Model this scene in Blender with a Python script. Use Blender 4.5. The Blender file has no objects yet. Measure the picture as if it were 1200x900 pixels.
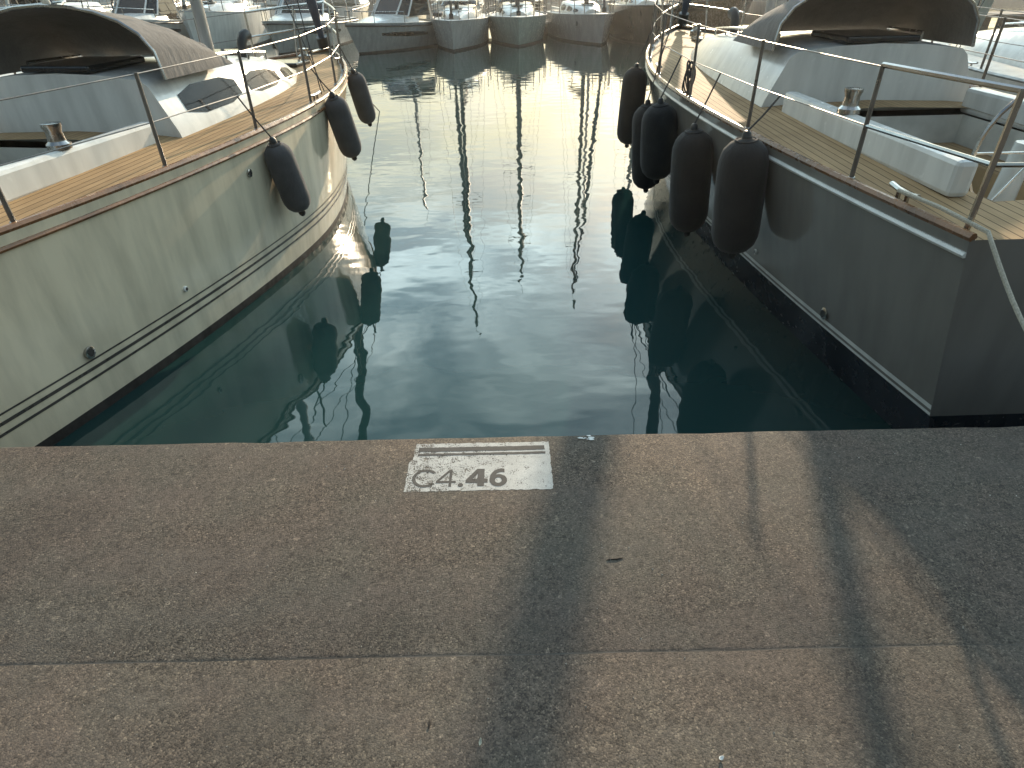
import bpy, math, random
from mathutils import Vector, Matrix

scene = bpy.context.scene
R = math.radians
col = scene.collection

# ------------------------------------------------------------------ camera
CAM_H = 2.4                      # metres above the water; the quay top is at 0.8
PITCH, ROLL, F_PX = R(33.7), R(1.2), 720.0
cam_d = bpy.data.cameras.new('camera')
cam_d.sensor_fit = 'HORIZONTAL'
cam_d.sensor_width = 36.0
cam_d.lens = 36.0 * F_PX / 1200.0
cam_d.clip_start, cam_d.clip_end = 0.05, 3000.0
cam = bpy.data.objects.new('camera', cam_d)
col.objects.link(cam)
_f = Vector((0, math.cos(PITCH), -math.sin(PITCH)))
_u = Vector((0, math.sin(PITCH), math.cos(PITCH)))
_r = Vector((1, 0, 0))
_r2 = _r * math.cos(ROLL) - _u * math.sin(ROLL)
_u2 = _u * math.cos(ROLL) + _r * math.sin(ROLL)
cam.matrix_world = Matrix(((_r2.x, _u2.x, -_f.x, 0), (_r2.y, _u2.y, -_f.y, 0), (_r2.z, _u2.z, -_f.z, CAM_H), (0, 0, 0, 1)))
scene.camera = cam

# ------------------------------------------------------------------ sky, sun, exposure
SUN_EL, SUN_AZ = R(17.0), R(16.3)        # azimuth to the right of +Y
world = bpy.data.worlds.new('World')
scene.world = world
world.use_nodes = True
wt = world.node_tree
bg = wt.nodes['Background']
bg.inputs['Strength'].default_value = 0.15
sky = wt.nodes.new('ShaderNodeTexSky')
sky.sky_type = 'NISHITA'
sky.sun_disc = False
sky.sun_elevation = SUN_EL
sky.sun_rotation = SUN_AZ
sky.air_density = 1.0
sky.dust_density = 1.4
sky.ozone_density = 1.0


def wn(kind, **kw):
    n = wt.nodes.new(kind)
    for k, v in kw.items():
        setattr(n, k, v)
    return n


# thin layer of cloud: noise on a plane far overhead
tc = wn('ShaderNodeTexCoord')
sep = wn('ShaderNodeSeparateXYZ')
wt.links.new(tc.outputs['Generated'], sep.inputs[0])
zc = wn('ShaderNodeMath', operation='ADD'); zc.inputs[1].default_value = 0.085
zm = wn('ShaderNodeMath', operation='MAXIMUM'); zm.inputs[1].default_value = 0.0
wt.links.new(sep.outputs['Z'], zm.inputs[0]); wt.links.new(zm.outputs[0], zc.inputs[0])
dx = wn('ShaderNodeMath', operation='DIVIDE'); dy = wn('ShaderNodeMath', operation='DIVIDE')
wt.links.new(sep.outputs['X'], dx.inputs[0]); wt.links.new(zc.outputs[0], dx.inputs[1])
wt.links.new(sep.outputs['Y'], dy.inputs[0]); wt.links.new(zc.outputs[0], dy.inputs[1])
cmb = wn('ShaderNodeCombineXYZ')
wt.links.new(dx.outputs[0], cmb.inputs[0]); wt.links.new(dy.outputs[0], cmb.inputs[1])
cn = wn('ShaderNodeTexNoise'); cn.inputs['Scale'].default_value = 2.1; cn.inputs['Detail'].default_value = 5.0
cn.inputs['Roughness'].default_value = 0.55; cn.inputs['Distortion'].default_value = 0.6
wt.links.new(cmb.outputs[0], cn.inputs['Vector'])
cr = wn('ShaderNodeValToRGB')
cr.color_ramp.elements[0].position = 0.38; cr.color_ramp.elements[0].color = (0.50, 0.50, 0.50, 1)
cr.color_ramp.elements[1].position = 0.66; cr.color_ramp.elements[1].color = (0.92, 0.92, 0.92, 1)
wt.links.new(cn.outputs['Fac'], cr.inputs[0])
# the veil scatters forwards, so it is brightest round the sun and falls off evenly all round it
_sv = Vector((math.sin(SUN_AZ) * math.cos(SUN_EL), math.cos(SUN_AZ) * math.cos(SUN_EL), math.sin(SUN_EL)))
vd = wn('ShaderNodeVectorMath', operation='DOT_PRODUCT'); vd.inputs[1].default_value = _sv
wt.links.new(tc.outputs['Generated'], vd.inputs[0])
hf = wn('ShaderNodeMath', operation='MULTIPLY_ADD'); hf.inputs[1].default_value = 0.5; hf.inputs[2].default_value = 0.5
wt.links.new(vd.outputs['Value'], hf.inputs[0])
pw = wn('ShaderNodeMath', operation='POWER'); pw.inputs[1].default_value = 3.2
wt.links.new(hf.outputs[0], pw.inputs[0])
ph = wn('ShaderNodeMath', operation='MULTIPLY_ADD'); ph.inputs[1].default_value = 14.3; ph.inputs[2].default_value = 1.5
wt.links.new(pw.outputs[0], ph.inputs[0])
cb = wn('ShaderNodeValToRGB')
cb.color_ramp.elements[0].position = 0.41; cb.color_ramp.elements[0].color = (0.50, 0.70, 0.79, 1)
cb.color_ramp.elements[1].position = 0.63; cb.color_ramp.elements[1].color = (1.32, 1.42, 1.42, 1)
wt.links.new(cn.outputs['Fac'], cb.inputs[0])
cloud = wn('ShaderNodeVectorMath', operation='SCALE')
# low down the light crosses more air and turns warm
el_ = wn('ShaderNodeValToRGB')
el_.color_ramp.elements[0].position = 0.0; el_.color_ramp.elements[0].color = (0.44, 0.35, 0.20, 1)
el_.color_ramp.elements[1].position = 0.38; el_.color_ramp.elements[1].color = (1.28, 1.50, 1.54, 1)
_e = el_.color_ramp.elements.new(0.20); _e.color = (0.55, 0.49, 0.32, 1)
_e = el_.color_ramp.elements.new(0.56); _e.color = (0.92, 1.08, 1.09, 1)
_e = el_.color_ramp.elements.new(0.80); _e.color = (0.60, 0.66, 0.74, 1)
_e = el_.color_ramp.elements.new(0.28); _e.color = (0.80, 0.80, 0.70, 1)
wt.links.new(zm.outputs[0], el_.inputs[0])
wm = wn('ShaderNodeMixRGB', blend_type='MULTIPLY'); wm.inputs[0].default_value = 1.0
wt.links.new(cb.outputs[0], wm.inputs[1]); wt.links.new(el_.outputs[0], wm.inputs[2])
wt.links.new(wm.outputs[0], cloud.inputs[0]); wt.links.new(ph.outputs[0], cloud.inputs['Scale'])
mx = wn('ShaderNodeMixRGB', blend_type='MIX')
# haze thickens towards the horizon and hides the clear sky there
hz = wn('ShaderNodeMapRange'); hz.inputs['From Min'].default_value = 0.05; hz.inputs['From Max'].default_value = 0.35
hz.inputs['To Min'].default_value = 0.86; hz.inputs['To Max'].default_value = 0.0
wt.links.new(zm.outputs[0], hz.inputs['Value'])
fm = wn('ShaderNodeMath', operation='MAXIMUM')
wt.links.new(cr.outputs[0], fm.inputs[0]); wt.links.new(hz.outputs[0], fm.inputs[1])
wt.links.new(fm.outputs[0], mx.inputs[0]); wt.links.new(sky.outputs[0], mx.inputs[1]); wt.links.new(cloud.outputs[0], mx.inputs[2])
wt.links.new(mx.outputs[0], bg.inputs['Color'])

sun_d = bpy.data.lights.new('sun', 'SUN')
sun_d.energy = 5.0
sun_d.angle = R(0.75)
sun_d.color = (1.0, 0.80, 0.56)
sun = bpy.data.objects.new('sun', sun_d)
col.objects.link(sun)
_sd = Vector((math.sin(SUN_AZ) * math.cos(SUN_EL), math.cos(SUN_AZ) * math.cos(SUN_EL), math.sin(SUN_EL)))
sun.rotation_euler = _sd.to_track_quat('Z', 'Y').to_euler()
sun.location = _sd * 60

scene.view_settings.view_transform = 'Standard'
scene.view_settings.look = 'None'
scene.view_settings.exposure = 0.55
scene.view_settings.gamma = 1.0
scene.view_settings.use_curve_mapping = False
scene.render.engine = 'CYCLES'
scene.cycles.use_denoising = True
scene.cycles.max_bounces = 8
scene.cycles.caustics_reflective = False
scene.cycles.caustics_refractive = False


# ------------------------------------------------------------------ materials
def nodes_of(name):
    m = bpy.data.materials.new(name)
    m.use_nodes = True
    nt = m.node_tree
    return m, nt, nt.nodes['Principled BSDF']


def add(nt, kind, **kw):
    n = nt.nodes.new(kind)
    for k, v in kw.items():
        if k.startswith('in_'):
            n.inputs[k[3:].replace('_', ' ')].default_value = v
        else:
            setattr(n, k, v)
    return n


def ramp(nt, fac, stops):
    r = nt.nodes.new('ShaderNodeValToRGB')
    e = r.color_ramp.elements
    while len(e) < len(stops):
        e.new(0.5)
    for el, (p, c) in zip(e, stops):
        el.position = p
        el.color = (*c, 1) if len(c) == 3 else c
    nt.links.new(fac, r.inputs[0])
    return r.outputs[0]


def obco(nt, scale=(1, 1, 1)):
    t = nt.nodes.new('ShaderNodeTexCoord')
    mp = nt.nodes.new('ShaderNodeMapping')
    mp.inputs['Scale'].default_value = scale
    nt.links.new(t.outputs['Object'], mp.inputs[0])
    return mp.outputs[0]


def noise(nt, vec, scale, detail=4, rough=0.55):
    n = add(nt, 'ShaderNodeTexNoise')
    n.inputs['Scale'].default_value = scale
    n.inputs['Detail'].default_value = detail
    n.inputs['Roughness'].default_value = rough
    nt.links.new(vec, n.inputs['Vector'])
    return n.outputs['Fac']


def bump(nt, height, bsdf, dist, strength=1.0):
    b = nt.nodes.new('ShaderNodeBump')
    b.inputs['Strength'].default_value = strength
    b.inputs['Distance'].default_value = dist
    nt.links.new(height, b.inputs['Height'])
    nt.links.new(b.outputs[0], bsdf.inputs['Normal'])
    return b


def mixc(nt, fac, a, b, blend='MIX'):
    m = nt.nodes.new('ShaderNodeMixRGB')
    m.blend_type = blend
    for i, v in enumerate((fac, a, b)):
        if hasattr(v, 'node'):
            nt.links.new(v, m.inputs[i])
        elif i == 0:
            m.inputs[0].default_value = v
        else:
            m.inputs[i].default_value = (*v, 1)
    return m.outputs[0]


def painted(name, c, rough=0.25, var=0.12, streak=True, metal=0.0, coat=0.0):
    """gelcoat, paint or plastic with soft dirt and run-off streaks"""
    m, nt, b = nodes_of(name)
    v = obco(nt, (3.0, 3.0, 0.6) if streak else (2, 2, 2))
    n1 = noise(nt, v, 2.2, 5)
    dark = tuple(x * (1 - var * 2.2) for x in c)
    lite = tuple(min(1, x * (1 + var * 0.4)) for x in c)
    nt.links.new(ramp(nt, n1, [(0.32, dark), (0.62, lite)]), b.inputs['Base Color'])
    n2 = noise(nt, obco(nt), 14, 3)
    rr = ramp(nt, n2, [(0.3, (rough * 0.7,) * 3), (0.75, (min(1, rough * 1.5),) * 3)])
    nt.links.new(rr, b.inputs['Roughness'])
    b.inputs['Metallic'].default_value = metal
    b.inputs['Coat Weight'].default_value = coat
    return m


def fabric(name, c, weave=260.0):
    m, nt, b = nodes_of(name)
    v = obco(nt)
    n1 = noise(nt, v, 5, 4)
    n2 = noise(nt, v, weave, 2, 0.7)
    base = ramp(nt, n1, [(0.3, tuple(x * 0.7 for x in c)), (0.7, tuple(x * 1.25 for x in c))])
    nt.links.new(mixc(nt, 0.35, base, ramp(nt, n2, [(0.3, tuple(x * 0.5 for x in c)), (0.7, tuple(x * 1.5 for x in c))])), b.inputs['Base Color'])
    b.inputs['Roughness'].default_value = 0.95
    b.inputs['Specular IOR Level'].default_value = 0.15
    b.inputs['Sheen Weight'].default_value = 0.15
    hh = add(nt, 'ShaderNodeMath', operation='MULTIPLY_ADD'); nt.links.new(noise(nt, obco(nt, (1, 1, 0.35)), 16, 3), hh.inputs[0]); hh.inputs[1].default_value = 6.0
    nt.links.new(n2, hh.inputs[2])
    bump(nt, hh.outputs[0], b, 0.002, 0.7)
    return m


def teak(name, c=(0.47, 0.32, 0.175)):
    m, nt, b = nodes_of(name)
    v = obco(nt)
    sp = nt.nodes.new('ShaderNodeSeparateXYZ')
    nt.links.new(v, sp.inputs[0])
    mul = add(nt, 'ShaderNodeMath', operation='MULTIPLY'); mul.inputs[1].default_value = 1 / 0.055
    nt.links.new(sp.outputs['X'], mul.inputs[0])
    fr = add(nt, 'ShaderNodeMath', operation='FRACT'); nt.links.new(mul.outputs[0], fr.inputs[0])
    seam = ramp(nt, fr.outputs[0], [(0.0, (0, 0, 0)), (0.09, (0, 0, 0)), (0.12, (1, 1, 1))])
    fl = add(nt, 'ShaderNodeMath', operation='FLOOR'); nt.links.new(mul.outputs[0], fl.inputs[0])
    wh = add(nt, 'ShaderNodeTexWhiteNoise', noise_dimensions='1D'); nt.links.new(fl.outputs[0], wh.inputs['W'])
    plank = ramp(nt, wh.outputs['Value'], [(0, tuple(x * 0.8 for x in c)), (1, tuple(x * 1.12 for x in c))])
    g = noise(nt, obco(nt, (40, 1.5, 1)), 3, 5)
    grain = mixc(nt, 0.5, plank, ramp(nt, g, [(0.3, tuple(x * 0.7 for x in c)), (0.7, tuple(x * 1.15 for x in c))]))
    st = ramp(nt, noise(nt, v, 1.3, 4), [(0.35, (0.72, 0.7, 0.68)), (0.7, (1, 1, 1))])
    nt.links.new(mixc(nt, 1.0, mixc(nt, 1.0, grain, st, 'MULTIPLY'), mixc(nt, seam, (0.25, 0.25, 0.25), (1, 1, 1)), 'MULTIPLY'), b.inputs['Base Color'])
    b.inputs['Roughness'].default_value = 0.75
    b.inputs['Specular IOR Level'].default_value = 0.12
    bump(nt, seam, b, 0.002, 0.5)
    return m


def rope_mat(name, c):
    m, nt, b = nodes_of(name)
    n = noise(nt, obco(nt), 120, 2)
    nt.links.new(ramp(nt, n, [(0.3, tuple(x * 0.6 for x in c)), (0.7, c)]), b.inputs['Base Color'])
    b.inputs['Roughness'].default_value = 0.9
    bump(nt, n, b, 0.003, 0.6)
    return m


M = {}
M['cream'] = painted('cream_gelcoat', (0.68, 0.59, 0.44), 0.10, 0.10)
M['white'] = painted('white_gelcoat', (0.74, 0.73, 0.69), 0.2, 0.08)
M['palegrey'] = painted('pale_grey_gelcoat', (0.42, 0.43, 0.42), 0.22, 0.1)
M['righthull'] = painted('grey_gelcoat', (0.20, 0.185, 0.165), 0.14, 0.06)
M['green'] = painted('pale_green_gelcoat', (0.33, 0.40, 0.36), 0.22, 0.1)
M['mauve'] = painted('pale_mauve_gelcoat', (0.40, 0.375, 0.375), 0.22, 0.1)
M['darkhull'] = painted('dark_hull_paint', (0.045, 0.045, 0.04), 0.2, 0.2)
M['brownhull'] = painted('brown_hull_paint', (0.10, 0.075, 0.05), 0.25, 0.2)
M['navy'] = painted('navy_paint', (0.018, 0.022, 0.03), 0.22, 0.15)
M['antifoul'] = painted('antifouling', (0.035, 0.03, 0.028), 0.7, 0.3)
M['stripe'] = painted('dark_stripe', (0.06, 0.05, 0.045), 0.3, 0.15)
M['deckgel'] = painted('deck_gelcoat', (0.62, 0.60, 0.54), 0.5, 0.1, False)
M['teak'] = teak('teak_deck')
M['wood'] = painted('varnished_wood', (0.24, 0.11, 0.045), 0.25, 0.2, False)
M['darksteel'] = painted('backlit_steel_rail', (0.20, 0.185, 0.17), 0.35, 0.15, False, metal=0.7)  # darker steel for stanchions and lifelines, their backlit shade put into the colour
M['steel'] = painted('stainless_steel', (0.45, 0.44, 0.42), 0.22, 0.1, False, metal=1.0)
M['alu'] = painted('anodised_mast', (0.34, 0.34, 0.34), 0.4, 0.1, True, metal=0.6)
M['darkalu'] = painted('dark_mast', (0.07, 0.07, 0.075), 0.4, 0.15, True, metal=0.4)
M['black'] = painted('black_plastic', (0.025, 0.025, 0.025), 0.45, 0.2, False)
M['glass'] = painted('tinted_acrylic', (0.015, 0.018, 0.02), 0.06, 0.1, False)
M['fender'] = fabric('fender_cover', (0.034, 0.032, 0.031))
M['greyfender'] = fabric('grey_fender_cover', (0.085, 0.083, 0.086))
M['sail'] = fabric('sail_cloth', (0.62, 0.60, 0.54), 120)
M['uvcover'] = fabric('sail_cover', (0.07, 0.085, 0.12), 120)
M['canvas'] = fabric('grey_canvas', (0.16, 0.15, 0.14), 120)
M['redcanvas'] = fabric('brown_canvas', (0.20, 0.075, 0.05), 120)
M['rope'] = rope_mat('pale_rope', (0.55, 0.50, 0.40))
M['darkrope'] = rope_mat('dark_rope', (0.09, 0.08, 0.075))
M['lifebuoy'] = painted('orange_plastic', (0.65, 0.17, 0.04), 0.5, 0.15, False)


def concrete():
    m, nt, b = nodes_of('exposed_aggregate_concrete')
    v = obco(nt)
    big = noise(nt, v, 1.7, 5, 0.6)
    mid = noise(nt, v, 9.0, 6, 0.65)
    base = mixc(nt, 0.5, ramp(nt, big, [(0.3, (0.088, 0.075, 0.066)), (0.7, (0.106, 0.091, 0.080))]),
                ramp(nt, mid, [(0.32, (0.080, 0.069, 0.061)), (0.68, (0.114, 0.098, 0.086))]))
    vo = add(nt, 'ShaderNodeTexVoronoi'); vo.inputs['Scale'].default_value = 230
    nt.links.new(v, vo.inputs['Vector'])
    sp = nt.nodes.new('ShaderNodeSeparateColor'); nt.links.new(vo.outputs['Color'], sp.inputs[0])
    agg = ramp(nt, sp.outputs[0], [(0.0, (0.20, 0.19, 0.18)), (0.3, (0.62, 0.58, 0.54)), (0.7, (1.0, 0.96, 0.9)), (0.93, (1.45, 1.35, 1.2)), (1.0, (2.2, 2.1, 1.9))])
    vo2 = add(nt, 'ShaderNodeTexVoronoi'); vo2.inputs['Scale'].default_value = 75
    nt.links.new(v, vo2.inputs['Vector'])
    sp2 = nt.nodes.new('ShaderNodeSeparateColor'); nt.links.new(vo2.outputs['Color'], sp2.inputs[0])
    agg2 = ramp(nt, sp2.outputs[1], [(0.0, (0.45, 0.43, 0.4)), (0.25, (0.9, 0.9, 0.9)), (0.9, (1.1, 1.08, 1.02)), (0.988, (1.15, 1.12, 1.1)), (0.994, (2.0, 1.95, 1.85))])
    # patches where the fines are worn away and the stones show more
    wear = ramp(nt, noise(nt, obco(nt, (0.8, 2.4, 1)), 2.1, 5, 0.6), [(0.35, (0.45,) * 3), (0.65, (0.95,) * 3)])
    c1 = mixc(nt, wear, base, mixc(nt, 1.0, base, agg, 'MULTIPLY'))
    c2 = mixc(nt, 0.55, c1, mixc(nt, 1.0, c1, agg2, 'MULTIPLY'))
    tint = ramp(nt, noise(nt, v, 3.1, 3), [(0.4, (1.03, 0.985, 0.96)), (0.62, (0.97, 1.0, 0.975))])
    c3 = mixc(nt, 1.0, c2, tint, 'MULTIPLY')
    stain = ramp(nt, noise(nt, obco(nt, (1.0, 0.7, 1)), 1.15, 7, 0.62), [(0.28, (0.66, 0.67, 0.68)), (0.42, (0.93, 0.93, 0.94)), (0.58, (1.0, 1.0, 1.0)), (0.72, (1.26, 1.21, 1.14))])
    nt.links.new(mixc(nt, 1.0, c3, stain, 'MULTIPLY'), b.inputs['Base Color'])
    b.inputs['Roughness'].default_value = 0.85
    b.inputs['Specular IOR Level'].default_value = 0.3
    h1 = add(nt, 'ShaderNodeMath', operation='MULTIPLY_ADD')
    nt.links.new(sp.outputs[1], h1.inputs[0]); h1.inputs[1].default_value = 0.45
    nt.links.new(mid, h1.inputs[2])
    h2 = add(nt, 'ShaderNodeMath', operation='MULTIPLY_ADD')
    nt.links.new(vo.outputs['Distance'], h2.inputs[0]); h2.inputs[1].default_value = -0.9
    nt.links.new(h1.outputs[0], h2.inputs[2])
    bump(nt, h2.outputs[0], b, 0.0020, 0.55)
    return m


M['concrete'] = concrete()
M['filler'] = painted('joint_dirt', (0.06, 0.052, 0.044), 0.95, 0.4, False)


def worn_paint(name, c, lo, hi, left_wear):
    """road paint that has flaked: bare concrete shows through"""
    m, nt, b = nodes_of(name)
    v = obco(nt)
    fine = noise(nt, v, 170, 4, 0.7)
    mid = noise(nt, v, 26, 5, 0.65)
    s = add(nt, 'ShaderNodeMath', operation='MULTIPLY_ADD'); nt.links.new(fine, s.inputs[0]); s.inputs[1].default_value = 0.55
    m2 = add(nt, 'ShaderNodeMath', operation='MULTIPLY'); nt.links.new(mid, m2.inputs[0]); m2.inputs[1].default_value = 0.45
    nt.links.new(m2.outputs[0], s.inputs[2])
    # more wear towards the left end of the panel
    sp = nt.nodes.new('ShaderNodeSeparateXYZ'); nt.links.new(v, sp.inputs[0])
    mr = add(nt, 'ShaderNodeMapRange'); mr.inputs['From Min'].default_value = -0.28; mr.inputs['From Max'].default_value = 0.28
    mr.inputs['To Min'].default_value = -left_wear; mr.inputs['To Max'].default_value = 0.02
    nt.links.new(sp.outputs['X'], mr.inputs['Value'])
    ad = add(nt, 'ShaderNodeMath', operation='ADD'); nt.links.new(s.outputs[0], ad.inputs[0]); nt.links.new(mr.outputs[0], ad.inputs[1])
    alpha = ramp(nt, ad.outputs[0], [(lo, (0, 0, 0)), (hi, (1, 1, 1))])
    dirt = ramp(nt, noise(nt, v, 8, 5), [(0.3, tuple(x * 0.72 for x in c)), (0.7, c)])
    grit = ramp(nt, noise(nt, v, 320, 2, 0.8), [(0.3, (0.62,) * 3), (0.6, (1.0,) * 3)])
    nt.links.new(mixc(nt, 1.0, dirt, grit, 'MULTIPLY'), b.inputs['Base Color'])
    b.inputs['Roughness'].default_value = 0.8
    nt.links.new(alpha, b.inputs['Alpha'])
    bump(nt, fine, b, 0.0012, 0.6)
    return m


M['signwhite'] = worn_paint('worn_white_paint', (0.56, 0.54, 0.50), 0.40, 0.445, 0.06)
M['signdark'] = worn_paint('worn_grey_paint', (0.07, 0.063, 0.057), 0.36, 0.40, 0.03)
M['signthin'] = worn_paint('thin_grey_paint', (0.085, 0.077, 0.068), 0.40, 0.44, 0.02)


def water_mat():
    m, nt, b = nodes_of('harbour_water')
    b.inputs['Base Color'].default_value = (0.010, 0.033, 0.033, 1)
    b.inputs['Roughness'].default_value = 0.015
    b.inputs['IOR'].default_value = 1.44
    v1 = obco(nt, (0.85, 1.25, 1))
    w1 = noise(nt, v1, 2.0, 2, 0.45)
    w2 = noise(nt, obco(nt, (1, 1.6, 1)), 4.2, 2, 0.5)
    patch = ramp(nt, noise(nt, obco(nt, (0.5, 1, 1)), 0.16, 2), [(0.38, (0.35,) * 3), (0.65, (1.0,) * 3)])
    a = add(nt, 'ShaderNodeMath', operation='MULTIPLY'); nt.links.new(w1, a.inputs[0]); a.inputs[1].default_value = 1.0
    s2 = add(nt, 'ShaderNodeMath', operation='MULTIPLY'); nt.links.new(w2, s2.inputs[0]); nt.links.new(patch, s2.inputs[1])
    c = add(nt, 'ShaderNodeMath', operation='MULTIPLY_ADD'); nt.links.new(s2.outputs[0], c.inputs[0]); c.inputs[1].default_value = 0.085
    nt.links.new(a.outputs[0], c.inputs[2])
    bump(nt, c.outputs[0], b, 0.0053, 1.0)
    return m


M['water'] = water_mat()


# ------------------------------------------------------------------ mesh helpers
class MB:
    def __init__(s):
        s.v, s.f = [], []

    def add(s, vs, fs):
        o = len(s.v)
        s.v += [tuple(p) for p in vs]
        s.f += [tuple(i + o for i in f) for f in fs]
        return s

    def box(s, c, d, rz=0.0):
        x, y, z = (k / 2 for k in d)
        cs, sn = math.cos(rz), math.sin(rz)
        vs = []
        for sx, sy, sz in ((-1, -1, -1), (1, -1, -1), (1, 1, -1), (-1, 1, -1), (-1, -1, 1), (1, -1, 1), (1, 1, 1), (-1, 1, 1)):
            px, py = sx * x, sy * y
            vs.append((c[0] + px * cs - py * sn, c[1] + px * sn + py * cs, c[2] + sz * z))
        return s.add(vs, [(0, 3, 2, 1), (4, 5, 6, 7), (0, 1, 5, 4), (1, 2, 6, 5), (2, 3, 7, 6), (3, 0, 4, 7)])

    def tube(s, pts, r, n=8, caps=True, flat=1.0):
        pts = [Vector(p) for p in pts]
        rs = r if isinstance(r, (list, tuple)) else [r] * len(pts)
        rings = []
        ref = None
        for i, p in enumerate(pts):
            t = (pts[min(i + 1, len(pts) - 1)] - pts[max(i - 1, 0)]).normalized()
            if ref is None:
                ref = Vector((1, 0, 0)) if abs(t.x) < 0.9 else Vector((0, 1, 0))
            a = (ref - t * ref.dot(t)).normalized()
            ref = a
            b = t.cross(a)
            rings.append([p + (a * math.cos(k * 2 * math.pi / n) * flat + b * math.sin(k * 2 * math.pi / n)) * rs[i] for k in range(n)])
        return s.loft(rings, caps=caps)

    def loft(s, rings, closed=True, caps=True):
        n = len(rings[0])
        vs = [p for r in rings for p in r]
        fs = []
        for i in range(len(rings) - 1):
            for k in range(n if closed else n - 1):
                a, b = i * n + k, i * n + (k + 1) % n
                fs.append((a, b, b + n, a + n))
        if caps and closed:
            fs.append(tuple(range(n))[::-1])
            fs.append(tuple((len(rings) - 1) * n + k for k in range(n)))
        return s.add(vs, fs)

    def lathe(s, prof, axis0=(0, 0, 0), n=20):
        rings = [[(axis0[0] + r * math.cos(k * 2 * math.pi / n), axis0[1] + r * math.sin(k * 2 * math.pi / n), axis0[2] + z) for k in range(n)] for r, z in prof]
        return s.loft(rings)

    def build(s, name, mat, parent=None, smooth=False, bevel=0.0):
        me = bpy.data.meshes.new(name)
        me.from_pydata(s.v, [], s.f)
        me.validate()
        me.update()
        me.materials.append(M[mat] if isinstance(mat, str) else mat)
        import bmesh
        bm = bmesh.new(); bm.from_mesh(me)
        bmesh.ops.remove_doubles(bm, verts=bm.verts, dist=1e-5)
        bmesh.ops.recalc_face_normals(bm, faces=bm.faces)
        if smooth:
            for f in bm.faces:
                f.smooth = True
            for e in bm.edges:
                if len(e.link_faces) == 2 and e.calc_face_angle(0) > R(38):
                    e.smooth = False
        bm.to_mesh(me); bm.free()
        o = bpy.data.objects.new(name, me)
        col.objects.link(o)
        if parent is not None:
            o.parent = parent
        if bevel:
            b = o.modifiers.new('bevel', 'BEVEL'); b.width = bevel; b.segments = 2; b.limit_method = 'ANGLE'; b.angle_limit = R(50)
        return o


def tag(o, label=None, cat=None, group=None, kind=None):
    if label: o['label'] = label
    if cat: o['category'] = cat
    if group: o['group'] = group
    if kind: o['kind'] = kind
    return o


def empty(name, loc, rz=0.0):
    o = bpy.data.objects.new(name, None)
    o.empty_display_size = 0.3
    o.location = loc
    o.rotation_euler = (0, 0, rz)
    col.objects.link(o)
    return o


# ------------------------------------------------------------------ water and harbour
tag(MB().add([(-148, -38, 0), (148, -38, 0), (148, 88, 0), (-148, 88, 0)], [(0, 1, 2, 3)]).build('water', 'water'), kind='structure')

QZ, EDGE = 0.80, 2.012            # quay top, front edge
quay = MB()
quay.box((0, -6.5, -1.1), (80, 2 * (EDGE - 0.05 + 6.5), 3.7))
tag(quay.build('quay', 'concrete'), kind='structure')
quay_o = bpy.data.objects['quay']


def slab(x0, x1, y0, y1, rim):
    """pavement slab with a softly rounded, slightly uneven rim"""
    mb = MB()
    rnd = random.Random(int(y0 * 100) + int(x0 * 10))
    nx = max(2, int((x1 - x0) / 0.12))
    prof = [(y0, QZ - 0.05), (y0, QZ - 0.0012), (y0 + 0.002, QZ - 0.0004), (y0 + 0.010, QZ), (y1 - rim, QZ), (y1 - rim / 3, QZ - rim / 6), (y1, QZ - rim * 0.65), (y1, QZ - 0.05)]
    rings = []
    for i in range(nx + 1):
        x = x0 + (x1 - x0) * i / nx
        j0, j1 = rnd.uniform(-0.0012, 0.0012), rnd.uniform(-0.0018, 0.0018) - (rnd.uniform(0.003, 0.008) if rim > 0.01 and rnd.random() < 0.08 else 0)
        e = 0.0 if 0 < i < nx else -0.004
        rings.append([(x, y + (j0 if k < 4 else j1), z + (e if 0 < k < 7 else 0)) for k, (y, z) in enumerate(prof)])
    return mb.loft(rings).build('paving_slab', 'concrete', quay_o, smooth=True)


JOINT = 1.021
for (xa, xb) in ((-12, -2.506), (-2.5, 2.494), (2.5, 12)):
    slab(xa, xb, JOINT + 0.0010, EDGE, 0.018)
    slab(xa, xb, -3.0, JOINT - 0.0010, 0.002)

jf = MB(); jf.box((0, JOINT, QZ - 0.0245), (24, 0.02, 0.0475)); jf.build('joint_filler', 'filler', quay_o)
# breakwater and pontoon in the distance
bw = MB()
rnd = random.Random(4)
rings = []
for i in range(121):
    x = -150 + i * 2.5
    w = [rnd.uniform(-0.25, 0.25) for _ in range(5)]
    rings.append([(x, 84, -1), (x, 85.5 + w[0], 0.3 + w[1] * 0.5), (x, 87 + w[1], 1.2 + w[2]), (x, 88.5, 2.1 + w[3]), (x, 89, 3.0), (x, 92, 3.0), (x, 92, -1)])
bw.loft(rings)
M['rock'] = painted('breakwater_rock', (0.15, 0.125, 0.10), 0.9, 0.3, False)
tag(bw.build('breakwater', 'rock'), kind='structure')

M['pontoon'] = painted('weathered_planks', (0.20, 0.17, 0.14), 0.85, 0.25, False)
pont = empty('pontoon', (0, 34.6, 0))
tag(pont, 'long low grey pontoon behind the far row of boats', 'pontoon')
for i in range(10):
    mb = MB(); mb.box((-27 + i * 6.0, 0, 0.36), (5.94, 2.2, 0.12)); mb.build('deck_section', 'pontoon', pont)
    mb = MB(); mb.box((-27 + i * 6.0, 0, 0.08), (4.4, 1.7, 0.42)); mb.build('float', 'concrete', pont)


# ------------------------------------------------------------------ boats
def clamp(a, lo=0.0, hi=1.0):
    return max(lo, min(hi, a))


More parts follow.
